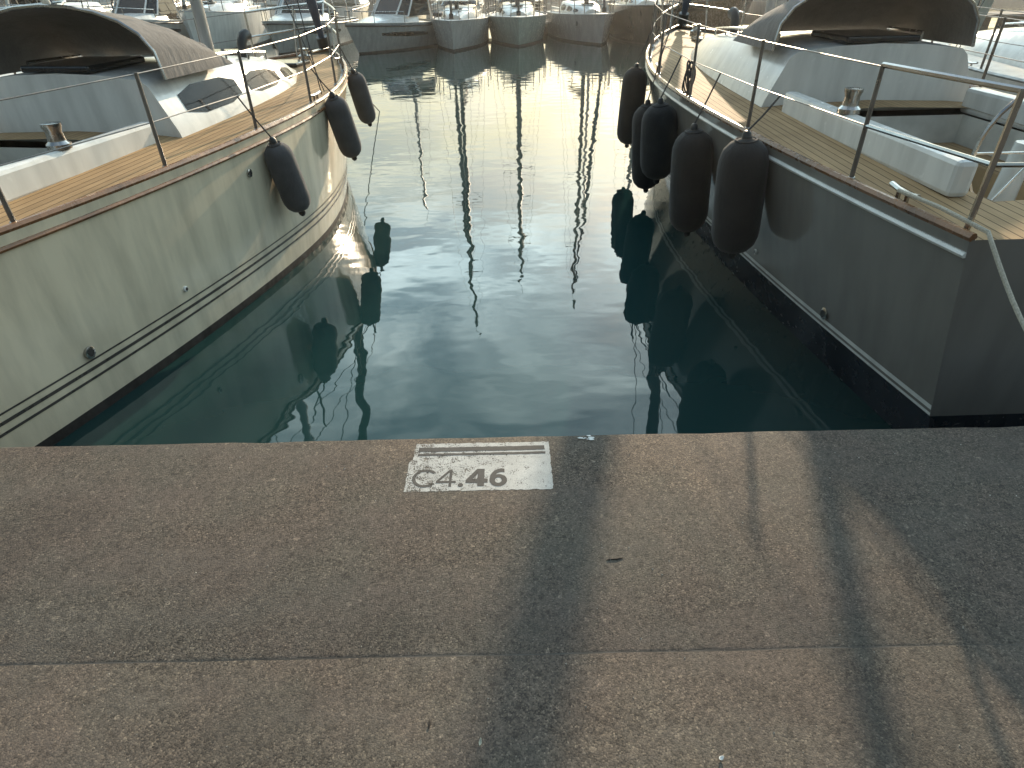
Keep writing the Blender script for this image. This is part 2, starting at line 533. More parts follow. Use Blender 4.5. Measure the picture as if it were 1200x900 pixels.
class Hull:
    """half-breadths of a hull; local frame: stern at y=0, bow at y=L, water at z=0"""
    def __init__(s, L, B, h0, h1, transom=0.72, tmax=0.45, wl=0.86, power=2.0, rake=0.05, draft=0.5, chine=False):
        s.L, s.B, s.h0, s.h1, s.tr, s.tm, s.wl, s.pw, s.rake, s.dr, s.chine = L, B, h0, h1, transom, tmax, wl, power, rake, draft, chine

    def hs(s, t):
        return s.h0 + (s.h1 - s.h0) * (0.25 * t + 0.75 * t ** 2.2)

    def half(s, t):
        if t < s.tm:
            k = (s.tm - t) / s.tm
            return s.B / 2 * (1 - (1 - s.tr) * k ** 1.8)
        k = (t - s.tm) / (1 - s.tm)
        return s.B / 2 * max(0.0, 1 - k ** s.pw) ** 0.96

    def at(s, t, z):
        """half-breadth and y at station t, height z"""
        h, b = s.hs(t), s.half(t)
        wl = s.wl - 0.22 * clamp((t - 0.5) / 0.5) ** 1.5
        if z >= 0:
            q = clamp(z / h)
            k = wl + (1 - wl) * (q ** 0.85 if not s.chine else q ** 0.7)
        else:
            q = clamp(-z / s.dr)
            k = wl * math.sqrt(max(0.0, 1 - q ** 2.2))
        ybow = s.L * (1 - s.rake * (1 - clamp(z / s.h1, -0.4, 1)))
        return b * k, t * ybow

    def stations(s, n=36):
        return [1 - (1 - i / n) ** 1.35 for i in range(n + 1)]

    def strip(s, zs, off=0.0, n=36, both=True, rel=False):
        """part of the outer skin between heights zs; rel: heights are fractions of the sheer"""
        mb = MB()
        for sg in ((1, -1) if both else (1,)):
            rings = []
            for t in s.stations(n):
                row = []
                for z in zs:
                    zz = z * s.hs(t) if rel else min(z, s.hs(t))
                    b, y = s.at(t, zz)
                    row.append((sg * (b + off), y + off * (1 if t > 0.98 else 0), zz))
                rings.append(row)
            mb.loft(rings, closed=False)
        return mb

    def transom(s, zs):
        mb = MB()
        a = []
        for z in zs:
            b, y = s.at(0, z)
            a.append((b, 0.0, z))
        ring = a + [(-x, y, z) for x, y, z in reversed(a)]
        mb.add(ring, [tuple(range(len(ring)))])
        return mb


def capsule_prof(r, L, n=6):
    p = []
    for i in range(n + 1):
        a = math.pi / 2 * i / n
        p.append((max(0.02, r * math.sin(a)), -L / 2 + r * 0.85 - r * 0.85 * math.cos(a)))
    q = [(rr, -z) for rr, z in reversed(p)]
    return p + q


def sailboat(name, loc, heading, L=9.0, B=3.0, h0=1.2, h1=1.45, hull='white', deck='deckgel', wl=0.86, mast=11.0, mastmat='alu',
             furl='sail', furl_r=0.09, cover='uvcover', boot=None, stripes=(), sprayhood=None, detail=True, rz_extra=0.0, tm=0.45, mark=None,
             cabin=(0.34, 0.74), rails=True, tr=0.74, bowpath=2.0):
    """heading: degrees clockwise from +Y. loc: the middle of the stern at the waterline"""
    root = empty(name, (loc[0], loc[1], 0), -R(heading))
    H = Hull(L, B, h0, h1, transom=tr, tmax=tm, wl=wl, power=bowpath)
    n = 36 if detail else 22
    z_boot = boot if boot else 0.07
    # topsides from the boot top up to the sheer
    mb = MB()
    for sg in (1, -1):
        rings = []
        for t in H.stations(n):
            row = []
            for k in range(9):
                z = z_boot + (H.hs(t) - z_boot) * k / 8
                b, y = H.at(t, z)
                row.append((sg * b, y, z))
            rings.append(row)
        mb.loft(rings, closed=False)
    tz = [z_boot + (H.hs(0) - z_boot) * k / 8 for k in range(9)]
    trn = H.transom(tz); mb.add(trn.v, trn.f)
    hull_o = mb.build('hull', hull, root, smooth=True)
    mb = H.strip([-0.5, -0.42, -0.3, -0.15, 0.0, z_boot], n=n)
    trn = H.transom([-0.5, -0.42, -0.3, -0.15, 0.0, z_boot]); mb.add(trn.v, trn.f)
    mb.build('boot_top' if boot else 'antifouling', 'navy' if boot else 'antifoul', root, smooth=True)
    for (za, zb, mt) in stripes:
        H.strip([za, zb], off=0.004, n=n).build('stripe', mt, hull_o, smooth=True)
    if mark:
        b_, y_ = H.at(mark[0], mark[1])
        mm = MB(); mm.box((-b_ - 0.002 if mark[2] < 0 else b_ + 0.002, y_, mark[1]), (0.02, 0.22, 0.16)); mm.build('porthole', 'black', hull_o)

    # deck with a cockpit well
    cy0, cy1, cw = 0.05 * L, (cabin[0] - 0.03) * L, 0.24 * B
    st = sorted(set([round(t * 400) / 400 for t in H.stations(n)] + [cy0 / L, cy1 / L]))
    st = [t for t in st if t <= 0.995]
    mb, mg = MB(), MB()
    edge_w = 0.07
    prev = None
    for t in st:
        b = max(0.012, H.half(t) - 0.01)
        y = H.at(t, H.hs(t))[1]
        z = H.hs(t) - 0.03
        cam_ = 0.06 * b
        bi = max(0.004, b - edge_w)
        c_ = min(cw, bi * 0.6)
        zr = lambda x: z + cam_ * (1 - (x / b) ** 2)
        cur = [(-b, y, zr(b)), (-bi, y, zr(bi)), (-c_, y, zr(c_)), (0, y, zr(0)), (c_, y, zr(c_)), (bi, y, zr(bi)), (b, y, zr(b))]
        if prev:
            t0 = prev[0]
            for k in range(6):
                if cy0 / L - 1e-6 <= t0 and t <= cy1 / L + 1e-6 and k in (2, 3):
                    continue
                tgt = mg if k in (0, 5) else mb
                tgt.add([prev[1][k], prev[1][k + 1], cur[k + 1], cur[k]], [(0, 1, 2, 3)])
        prev = (t, cur)
    mb.build('deck', deck, root, smooth=True)
    mg.build('side_deck_margin', 'white', root, smooth=True)
    # toe rail along the edge
    for sg in (1, -1):
        pts = []
        for t in H.stations(n):
            b, y = max(0.0, H.half(t) - 0.012), H.at(t, H.hs(t))[1]
            pts.append((sg * b, y, H.hs(t) + 0.012))
        MB().tube(pts, 0.022, 6).build('toe_rail', 'wood' if deck == 'teak' else 'alu', root, smooth=True)

    zd = lambda t: H.hs(t) - 0.03 + 0.06 * H.half(t)
    # cockpit: well, benches, coamings
    zf = max(0.25, H.hs(0.2) - 0.62)
    zt = H.hs(0.2) - 0.01
    w = MB()
    w.add([(-cw, cy0, zt), (cw, cy0, zt), (cw, cy1, zt), (-cw, cy1, zt), (-cw, cy0, zf), (cw, cy0, zf), (cw, cy1, zf), (-cw, cy1, zf)],
          [(0, 1, 5, 4), (1, 2, 6, 5), (2, 3, 7, 6), (3, 0, 4, 7), (4, 5, 6, 7)])
    w.build('cockpit', 'deckgel', root)
    for sg in (1, -1):
        mb = MB(); mb.box((sg * (cw - 0.14), (cy0 + cy1) / 2, zf + 0.2), (0.27, cy1 - cy0 - 0.02, 0.38)); mb.build('bench', deck, root, bevel=0.02)
        mb = MB(); mb.box((sg * (cw + 0.07), (cy0 + cy1) / 2 + 0.1, zt + 0.10), (0.12, cy1 - cy0, 0.20)); mb.build('coaming', 'white', root, bevel=0.03)
        if detail:
            wy = cy0 + 0.62 * (cy1 - cy0)
            mb = MB(); mb.lathe([(0.075, 0), (0.075, 0.03), (0.055, 0.05), (0.05, 0.11), (0.062, 0.14), (0.062, 0.16), (0.02, 0.165)], (sg * (cw + 0.07), wy, zt + 0.2), 16)
            mb.build('winch', 'steel', root, smooth=True)
    if detail:
        # wheel on a pedestal
        mb = MB(); mb.tube([(0, cy0 + 0.75, zf), (0, cy0 + 0.72, zf + 0.75)], [0.09, 0.06], 10); ped = mb.build('steering_pedestal', 'white', root, smooth=True)
        mb = MB(); cxy = (0, cy0 + 0.60, zf + 0.72)
        mb.tube([(cxy[0] + 0.4 * math.cos(a), cxy[1], cxy[2] + 0.4 * math.sin(a)) for a in [k * math.pi / 16 for k in range(33)]], 0.014, 6, caps=False)
        for k in range(6):
            a = k * math.pi / 3
            mb.tube([cxy, (cxy[0] + 0.4 * math.cos(a), cxy[1], cxy[2] + 0.4 * math.sin(a))], 0.008, 5)
        mb.build('steering_wheel', 'steel', ped, smooth=True)

    # coachroof
    ya, yb = cabin[0] * L, cabin[1] * L
    rings = []
    N = 14
    roof_top = []
    for i in range(N + 1):
        k = i / N
        y = ya + (yb - ya) * k
        t = y / L
        wb = min(H.half(t) - 0.34, B * 0.32) * (1 - 0.42 * k ** 3)
        rise = 0.40 * (1 - 0.75 * k ** 2.2)
        z0 = zd(t) - 0.09
        wt_ = wb * 0.80
        zt_ = zd(t) + rise
        ring = [(-wb, y, z0), (-wb * 0.97, y, z0 + 0.10), (-wt_ - 0.01, y, zt_ - 0.06), (-wt_ + 0.05, y, zt_ - 0.012), (-wt_ * 0.5, y, zt_ + 0.025), (0, y, zt_ + 0.04)]
        ring = ring + [(-x, yy, zz) for x, yy, zz in reversed(ring[:-1])]
        rings.append(ring)
        roof_top.append((y, wt_, zt_, wb, z0))
    roof = MB().loft(rings, closed=False)
    m_ = len(rings[0])
    roof.f.append(tuple(range(m_))); roof.f.append(tuple(N * m_ + k for k in range(m_)))
    roof_o = roof.build('coachroof', 'white', root, smooth=True)
    for sg in (1, -1):
        for (ka, kb) in ((0.08, 0.36), (0.42, 0.66), (0.71, 0.84)):
            ra, rb = [], []
            vs = []
            for q in range(5):
                k = ka + (kb - ka) * q / 4
                i = min(N - 1, int(k * N)); fr = k * N - i
                A, C = rings[i], rings[i + 1]
                lo = Vector(A[1]).lerp(Vector(C[1]), fr); hi = Vector(A[2]).lerp(Vector(C[2]), fr)
                sl = 0.14 if q in (0, 4) else 0.0
                p0, p1 = lo.lerp(hi, 0.16 + sl), lo.lerp(hi, 0.84 - sl)
                nrm = Vector((-1, 0, 0.35)).normalized() * 0.006
                for p in (p0 + nrm, p1 + nrm):
                    vs.append((p.x * -sg * -1 if sg < 0 else -p.x, p.y, p.z) if True else p)
            fs = [(2 * q, 2 * q + 1, 2 * q + 3, 2 * q + 2) for q in range(4)]
            MB().add(vs, fs).build('cabin_window', 'glass', roof_o, smooth=True)
        if detail:
            pts = []
            for i in range(2, 11):
                y, w_, z_, _, _ = roof_top[i]
                pts.append((sg * (w_ - 0.09), y, z_ + 0.065))
            mb = MB().tube(pts, 0.014, 6)
            for i in (2, 4, 6, 8, 10):
                y, w_, z_, _, _ = roof_top[i]
                mb.tube([(sg * (w_ - 0.09), y, z_ - 0.03), (sg * (w_ - 0.09), y, z_ + 0.065)], 0.011, 5)
            mb.build('handrail', 'steel', roof_o, smooth=True)
    # hatches
    i = int(N * 0.72); y, w_, z_, _, _ = roof_top[i]
    mb = MB(); mb.box((0, y, z_ + 0.055), (0.46, 0.46, 0.05)); hat = mb.build('hatch', 'glass', roof_o, bevel=0.015)
    mb = MB(); mb.box((0, ya + 0.35, roof_top[1][2] + 0.065), (0.62, 0.72, 0.05)); mb.build('sliding_hatch', 'glass', roof_o, bevel=0.015)
    t_f = cabin[1] + 0.075
    if detail:
        mb = MB(); mb.box((0, t_f * L, zd(t_f) + 0.015), (0.5, 0.46, 0.06)); mb.build('foredeck_hatch', 'glass', root, bevel=0.02)
        # windlass, mooring cleats
        mb = MB(); tw = 0.90; mb.lathe([(0.09, 0), (0.09, 0.06), (0.06, 0.08), (0.055, 0.12), (0.075, 0.15), (0.02, 0.16)], (0, tw * L * 0.985, zd(tw) - 0.01), 14); mb.build('windlass', 'steel', root, smooth=True)
        for t_c in (0.06, 0.55, 0.86):
            for sg in (1, -1):
                b = H.half(t_c) - 0.09; yc = t_c * L; zc_ = H.hs(t_c) + 0.0
                mb = MB()
                mb.tube([(sg * b, yc - 0.13, zc_ + 0.06), (sg * b, yc - 0.05, zc_ + 0.05), (sg * b, yc + 0.05, zc_ + 0.05), (sg * b, yc + 0.13, zc_ + 0.06)], 0.014, 6)
                for d_ in (-0.04, 0.04):
                    mb.tube([(sg * b, yc + d_, zc_ - 0.02), (sg * b, yc + d_, zc_ + 0.05)], 0.014, 6)
                mb.build('cleat', 'steel', root, smooth=True)
        # ventilators by the mast
        for sg in (1, -1):
            i2 = int(N * 0.62); y2, w2, z2, _, _ = roof_top[i2]
            mb = MB(); mb.tube([(sg * w2 * 0.62, y2 + 0.25, z2 - 0.02), (sg * w2 * 0.62, y2 + 0.25, z2 + 0.12), (sg * w2 * 0.62, y2 + 0.30, z2 + 0.18), (sg * w2 * 0.62, y2 + 0.38, z2 + 0.19)], [0.05, 0.05, 0.055, 0.065], 10)
            mb.build('ventilator', 'black', roof_o, smooth=True)

    # mast and rigging
    tmst = cabin[0] + (cabin[1] - cabin[0]) * 0.66
    ym = tmst * L
    zm0 = roof_top[int(N * 0.66)][2]
    sr = (0.006 if detail else 0.0045)
    if mast:
        mr = 0.075 if detail else 0.115
        mo = MB().tube([(0, ym, zm0), (0, ym - 0.02, zm0 + (mast - zm0) * 0.6), (0, ym - 0.06, mast)], [mr, mr, mr * 0.75], 10, flat=0.75).build('mast', mastmat, root, smooth=True)
        for fz, sw in ((0.42, 0.95), (0.72, 0.7)):
            zz = zm0 + (mast - zm0) * fz
            for sg in (1, -1):
                MB().tube([(0, ym, zz), (sg * sw * B * 0.30, ym - 0.12, zz + 0.05)], [0.028, 0.018], 6).build('spreader', mastmat, mo, smooth=True)
        tb = MB()
        tb.tube([(0, ym - 0.06, mast), (0, ym - 0.06, mast + 0.55)], 0.008, 4).build('aerial', 'black', mo)
        # standing rigging
        for sg in (1, -1):
            cx, cyp = sg * (H.half(tmst - 0.02) - 0.10), ym - 0.18
            z1 = zm0 + (mast - zm0) * 0.42; z2 = zm0 + (mast - zm0) * 0.72
            MB().tube([(cx, cyp, H.hs(tmst)), (sg * 0.95 * B * 0.30, ym - 0.12, z1 + 0.05), (sg * 0.7 * B * 0.30, ym - 0.12, z2 + 0.05), (0, ym - 0.05, mast - 0.1)], sr, 5).build('shroud', 'darkalu', root)
            MB().tube([(cx * 0.96, cyp + 0.2, H.hs(tmst)), (0, ym, z1)], sr, 5).build('shroud', 'darkalu', root)
        bt = (0, 0.05, H.hs(0))
        MB().tube([bt, (0, ym - 0.1, mast)], sr, 5).build('backstay', 'darkalu', root)
        tack = (0, L * 0.975, H.hs(0.97) + 0.12)
        head = (0, ym + 0.05, mast - 0.35)
        vt = Vector(tack); vh = Vector(head)
        MB().tube([(0, L * 0.985, H.hs(0.98)), head], sr, 5).build('forestay', 'darkalu', root)
        if furl:
            pr = [vt.lerp(vh, q) for q in (0.0, 0.012, 0.03, 0.10, 0.3, 0.55, 0.8, 0.92, 0.95)]
            fr_ = furl_r
            fo = MB().tube(pr, [0.03, 0.045, fr_ * 0.55, fr_ * 0.95, fr_, fr_ * 0.85, fr_ * 0.55, fr_ * 0.3, 0.02], 12).build('furled_headsail', furl, root, smooth=True)
            MB().tube([vt.lerp(vh, -0.004), vt.lerp(vh, 0.01)], [0.085, 0.085], 14).build('furling_drum', 'black', root, smooth=True)
            # spiral edge of the rolled sail
            pts = []
            for k in range(90):
                q = 0.04 + 0.84 * k / 89
                c_ = vt.lerp(vh, q)
                rr = fr_ * (1.02 if q < 0.55 else 1.02 - (q - 0.55) * 1.45)
                a = k * 0.62
                pts.append((c_.x + rr * math.cos(a), c_.y + rr * math.sin(a) * 0.95, c_.z))
            MB().tube(pts, 0.009, 4).build('sail_edge', 'uvcover', fo, smooth=True)
        # boom with the stowed mainsail
        zb = zm0 + 0.72
        bo = MB().tube([(0, ym - 0.1, zb), (0, ym - 0.1 - L * 0.38, zb + 0.06)], 0.055, 8).build('boom', mastmat, root, smooth=True)
        rr = []
        for k in range(9):
            q = k / 8
            rr.append((0, ym - 0.18 - L * 0.36 * q, zb + 0.05 + 0.17 * (1 - q * 0.55)))
        MB().tube(rr, [0.06] + [0.145 - 0.05 * k / 8 for k in range(1, 8)] + [0.03], 10, flat=0.8).build('sail_bag', cover, bo, smooth=True)
        if detail:
            MB().tube([(0, ym - 0.1 - L * 0.375, zb + 0.06), (0, ym - 0.08, mast - 0.15)], sr * 0.8, 4).build('topping_lift', 'darkrope', root)
    if sprayhood:
        i0 = 1
        y, w_, z_, _, _ = roof_top[i0]
        rg = []
        for k in range(6):
            q = k / 5
            yy = y - 0.15 + 1.05 * q
            hh = 0.52 * math.sqrt(max(0.02, 1 - q ** 1.8))
            rg.append([((w_ + 0.12) * math.cos(a), yy, z_ - 0.02 + hh * math.sin(a) ** 0.7 if math.sin(a) > 0 else z_ - 0.02) for a in [math.pi * j / 12 for j in range(13)]])
        MB().loft(rg, closed=False).build('sprayhood', sprayhood, root, smooth=True)
        fr = MB()
        fr.tube([p for p in rg[0]], 0.014 if detail else 0.035, 6); fr.build('sprayhood_frame', 'steel' if detail else 'white', root, smooth=True)

    # stanchions, lifelines, pulpit, pushpit
    if rails:
        ht = 0.62
        tr_ = 0.0145 if detail else 0.017
        ts = [0.10, 0.24, 0.38, 0.52, 0.65, 0.77] if detail else [0.12, 0.36, 0.58, 0.77]
        for sg in (1, -1):
            top, low = [], []
            for t in ts:
                b = H.half(t) - 0.055; y = t * L; z = H.hs(t)
                so = MB().tube([(sg * b, y, z - 0.02), (sg * b, y, z + ht)], [tr_, tr_ * 0.85], 8).build('stanchion', 'darksteel', root, smooth=True)
                if detail:
                    MB().lathe([(0.035, 0), (0.035, 0.012), (0.02, 0.05), (0.012, 0.052)], (sg * b, y, z - 0.025), 10).build('stanchion_base', 'steel', so, smooth=True)
                top.append((sg * b, y, z + ht - 0.01)); low.append((sg * b, y, z + ht * 0.5))
            tp = 0.86
            bp = H.half(tp) - 0.04
            pA = (sg * bp, tp * L, H.hs(tp) + ht - 0.0)
            wr = 0.0045 if detail else 0.009
            MB().tube(top + [pA], wr, 5).build('lifeline', 'darksteel', root)
            MB().tube(low + [(sg * bp, tp * L, H.hs(tp) + ht * 0.5)], wr, 5).build('lifeline', 'darksteel', root)
        # pulpit
        mb = MB()
        ring = []
        for k in range(25):
            q = k / 24
            t = 0.86 + 0.14 * math.sin(math.pi * q)
            sg = 1 if q < 0.5 else -1
            b = max(0.0, H.half(min(t, 0.995)) - 0.03)
            b = max(b, 0.10 * abs(math.cos(math.pi * q)))
            ring.append((sg * b, t * L + 0.06 * math.sin(math.pi * q), H.hs(t) + ht + 0.03 * math.sin(math.pi * q)))
        mb.tube(ring, tr_ * 1.15, 8)
        mid = [(x * 1.0, y - 0.02, z - 0.30) for x, y, z in ring[:9]]
        mb.tube(mid, tr_, 6); mb.tube([(-x, y, z) for x, y, z in mid], tr_, 6)
        for sg in (1, -1):
            for t, tt in ((0.86, 0.86), (0.935, 0.945)):
                b = H.half(t) - 0.045
                mb.tube([(sg * max(0.02, b), t * L, H.hs(t) - 0.01), (sg * max(0.03, H.half(tt) - 0.03), tt * L, H.hs(tt) + ht)], tr_, 7)
        mb.build('pulpit', 'steel', root, smooth=True)
        # pushpit, one rail on each quarter
        bS = H.half(0.0) - 0.06
        for sg in (1, -1):
            mb = MB()
            mb.tube([(sg * (H.half(0.10) - 0.055), 0.10 * L, H.hs(0.1) + ht), (sg * bS, 0.12, H.hs(0) + ht), (sg * (bS - 0.10), 0.06, H.hs(0) + ht), (sg * bS * 0.35, 0.06, H.hs(0) + ht), (sg * bS * 0.35, 0.06, H.hs(0) - 0.01)], tr_, 7)
            mb.tube([(sg * bS, 0.12, H.hs(0) - 0.01), (sg * bS, 0.12, H.hs(0) + ht)], tr_, 7)
            mb.tube([(sg * (H.half(0.10) - 0.055), 0.10 * L, H.hs(0.1) + ht * .5), (sg * bS, 0.12, H.hs(0) + ht * .5), (sg * bS * 0.35, 0.06, H.hs(0) + ht * .5)], tr_ * 0.8, 6)
            mb.build('pushpit', 'steel', root, smooth=True)
    # anchor on the bow roller
    if detail:
        mb = MB()
        yb_, zb_ = L * 0.985, H.hs(0.98)
        mb.tube([(0, yb_ - 0.55, zb_ + 0.05), (0, yb_ + 0.05, zb_ + 0.05), (0, yb_ + 0.16, zb_ - 0.06)], 0.018, 6)
        mb.add([(-0.11, yb_ + 0.02, zb_ - 0.10), (0.11, yb_ + 0.02, zb_ - 0.10), (0, yb_ + 0.22, zb_ - 0.22), (0, yb_ + 0.17, zb_ - 0.05)], [(0, 1, 3), (0, 3, 2), (1, 2, 3), (0, 2, 1)])
        mb.build('anchor', 'steel', root, smooth=False)
    root['_L'] = L
    return root, H


def motorboat(name, loc, heading, L=6.5, B=2.5, h0=0.95, h1=1.35, hull='white', glass='glass', hardtop=True, cabin_h=0.95, bimini=False, hoop=False, windowband=True, top='white'):
    root = empty(name, (loc[0], loc[1], 0), -R(heading))
    H = Hull(L, B, h0, h1, transom=0.9, tmax=0.4, wl=0.80, power=2.3, rake=0.10, chine=True)
    n = 24
    mb = MB()
    for sg in (1, -1):
        rings = []
        for t in H.stations(n):
            row = []
            for k in range(8):
                z = 0.06 + (H.hs(t) - 0.06) * k / 7
                b, y = H.at(t, z)
                row.append((sg * b, y, z))
            rings.append(row)
        mb.loft(rings, closed=False)
    tz = [0.06 + (H.hs(0) - 0.06) * k / 7 for k in range(8)]
    trn = H.transom(tz); mb.add(trn.v, trn.f)
    ho = mb.build('hull', hull, root, smooth=True)
    mb = H.strip([-0.45, -0.3, -0.12, 0.06], n=n); mb.build('antifouling', 'antifoul', root, smooth=True)
    # rubbing strake
    for sg in (1, -1):
        pts = [(sg * H.at(t, H.hs(t) - 0.10)[0], H.at(t, H.hs(t) - 0.10)[1], H.hs(t) - 0.10) for t in H.stations(n)]
        MB().tube(pts, 0.03, 6).build('rubbing_strake', 'black', ho, smooth=True)
    if windowband:
        for sg in (1, -1):
            rings = []
            for k in range(9):
                t = 0.42 + 0.40 * k / 8
                w_ = 0.16 * math.sin(math.pi * (0.08 + 0.84 * k / 8)) ** 0.5
                zc_ = H.hs(t) - 0.38
                row = []
                for z in (zc_ - w_ / 2, zc_ + w_ / 2):
                    b, y = H.at(t, z); row.append((sg * (b + 0.008), y, z))
                rings.append(row)
            MB().loft(rings, closed=False).build('hull_window', 'glass', ho, smooth=True)
    # deck
    mb = MB(); prev = None
    for t in [q for q in H.stations(n) if q < 0.995]:
        b, y, z = max(0.01, H.half(t) - 0.01), H.at(t, H.hs(t))[1], H.hs(t) - 0.01
        cur = [(-b, y, z), (0, y, z + 0.08 * b), (b, y, z)]
        if prev and not (0.06 < t < 0.42):
            mb.add([prev[0], prev[1], cur[1], cur[0]], [(0, 1, 2, 3)]); mb.add([prev[1], prev[2], cur[2], cur[1]], [(0, 1, 2, 3)])
        prev = cur
    mb.build('deck', 'white', root, smooth=True)
    mb = MB(); yA, yB = 0.05 * L, 0.43 * L; wA = B * 0.40; zf = 0.35; zt = H.hs(0.2) + 0.0
    for sg in (1, -1):
        mb.add([(sg * B * 0.485, yA, zt), (sg * wA, yA, zt), (sg * wA, yB, zt + 0.02), (sg * B * 0.495, yB, zt + 0.02)], [(0, 1, 2, 3)])
        mb.add([(sg * wA, yA, zt), (sg * wA, yB, zt + 0.02), (sg * wA, yB, zf), (sg * wA, yA, zf)], [(0, 1, 2, 3)])
    mb.add([(-wA, yA, zf), (wA, yA, zf), (wA, yB, zf), (-wA, yB, zf)], [(0, 1, 2, 3)])
    mb.add([(-wA, yA, zf), (wA, yA, zf), (wA, yA, zt), (-wA, yA, zt)], [(0, 1, 2, 3)])
    mb.add([(-wA, yB, zf), (wA, yB, zf), (wA, yB, zt), (-wA, yB, zt)], [(0, 1, 2, 3)])
    mb.build('cockpit', 'deckgel', root)
    mb = MB(); mb.box((0, yA + 0.35, zf + 0.22), (wA * 1.7, 0.5, 0.42)); mb.build('bench', 'canvas', root, bevel=0.03)
    # cuddy
    rings = []
    for k in range(9):
        q = k / 8; y = yB + (0.80 * L - yB) * q; t = y / L
        wb = max(0.08, min(B * 0.38, H.half(t) - 0.22)); zz = H.hs(t) - 0.03; rise = 0.30 * (1 - q ** 2) + 0.03
        r_ = [(-wb, y, zz), (-wb * 0.88, y, zz + rise * 0.8), (-wb * 0.5, y, zz + rise), (0, y, zz + rise * 1.08)]
        rings.append(r_ + [(-a, b, c) for a, b, c in reversed(r_[:-1])])
    cu = MB().loft(rings, closed=False); cu.f.append(tuple(range(7))); cu.build('cuddy_roof', 'white', root, smooth=True)
    # windscreen: three panes in a frame
    zb = H.hs(0.5) + 0.26; zt2 = zb + cabin_h * 0.62
    y0, y1 = 0.60 * L, 0.50 * L
    wB, wT = B * 0.37, B * 0.33
    P = {'a': (-wB, yB + 0.12 * L, zb - 0.05), 'b': (-wB * 0.62, y0, zb), 'c': (wB * 0.62, y0, zb), 'd': (wB, yB + 0.12 * L, zb - 0.05)}
    T = {'a': (-wT, yB + 0.03 * L, zt2), 'b': (-wT * 0.66, y1, zt2 + 0.03), 'c': (wT * 0.66, y1, zt2 + 0.03), 'd': (wT, yB + 0.03 * L, zt2)}
    fr = MB()
    for k in 'abcd':
        fr.tube([P[k], T[k]], 0.035, 6)
    fr.tube([T[k] for k in 'abcd'], 0.035, 6); fr.tube([P[k] for k in 'abcd'], 0.03, 6)
    fo = fr.build('windscreen_frame', top, root, smooth=True)
    for k0, k1 in ('ab', 'bc', 'cd'):
        MB().add([P[k0], P[k1], T[k1], T[k0]], [(0, 1, 2, 3)]).build('windscreen_pane', glass, fo)
    for sg in (1, -1):
        kk = 'd' if sg > 0 else 'a'
        q = [P[kk], T[kk], (sg * wT, 0.26 * L, zt2 + 0.0), (sg * wB, 0.26 * L, zb - 0.10)]
        if hardtop:
            MB().add([q[0], (q[0][0], 0.30 * L, zb - 0.06), (q[1][0], 0.30 * L, zt2 - 0.02), q[1]], [(0, 1, 2, 3)]).build('side_pane', glass, fo)
            MB().tube([(sg * wB, 0.27 * L, zt - 0.02), (sg * wT, 0.30 * L, zt2)], 0.04, 6).build('roof_post', 'white', root, smooth=True)
    if hardtop:
        rg = []
        for k in range(7):
            q = k / 6; y = 0.22 * L + (y1 + 0.1 - 0.22 * L) * q
            w_ = (wT + 0.10) * (1 - 0.25 * q ** 4)
            up = zt2 + 0.05 + 0.05 * math.sin(math.pi * (0.2 + 0.7 * q))
            rg.append([(-w_, y, up - 0.035), (-w_, y, up), (-w_ * 0.6, y, up + 0.05), (0, y, up + 0.065), (w_ * 0.6, y, up + 0.05), (w_, y, up), (w_, y, up - 0.035), (0, y, up - 0.02)])
        MB().loft(rg).build('hardtop', 'white', root, smooth=True)
        MB().tube([(0, 0.34 * L, zt2 + 0.1), (0, 0.33 * L, zt2 + 1.3)], 0.015, 6).build('aerial', 'white', root)
    if bimini or hoop:
        zz = zt2 + 0.15
        for j, yy in enumerate((0.16 * L, 0.40 * L)):
            pts = [(B * 0.42 * math.cos(a), yy, zt + (zz + 0.25 - zt) * max(0, math.sin(a)) ** 0.55) for a in [math.pi * i / 16 for i in range(17)]]
            MB().tube(pts, 0.026, 6).build('bimini_hoop', 'steel', root, smooth=True)
        if bimini:
            rg = []
            for yy in (0.10 * L, 0.16 * L, 0.40 * L, 0.48 * L):
                d_ = -0.08 if yy in (0.10 * L, 0.48 * L) else 0.02
                rg.append([(B * 0.43 * math.cos(a), yy, zt + (zz + 0.27 + d_ - zt) * max(0, math.sin(a)) ** 0.4) for a in [math.pi * (0.2 + 0.6 * i / 10) for i in range(11)]])
            MB().loft(rg, closed=False).build('bimini_canopy', 'canvas', root, smooth=True)
    # bow rail
    mb = MB(); pts = []
    for k in range(21):
        q = k / 20; t = 0.62 + 0.36 * math.sin(math.pi * q); sg = 1 if q < 0.5 else -1
        pts.append((sg * max(0.0, H.half(t) - 0.08), t * L, H.hs(t) + 0.36))
    mb.tube(pts, 0.016, 6)
    for k in (0, 4, 8, 12, 16, 20):
        x, y, z = pts[k]; mb.tube([(x, y, z - 0.38), (x, y, z)], 0.014, 5)
    mb.build('bow_rail', 'steel', root, smooth=True)
    # outboard
    mb = MB(); mb.box((0, -0.22, 0.85), (0.36, 0.5, 0.5)); ob = mb.build('outboard_motor', 'black', root, bevel=0.08)
    mb = MB(); mb.box((0, -0.18, 0.25), (0.14, 0.22, 0.8)); mb.build('motor_leg', 'black', ob, bevel=0.03)
    return root, H


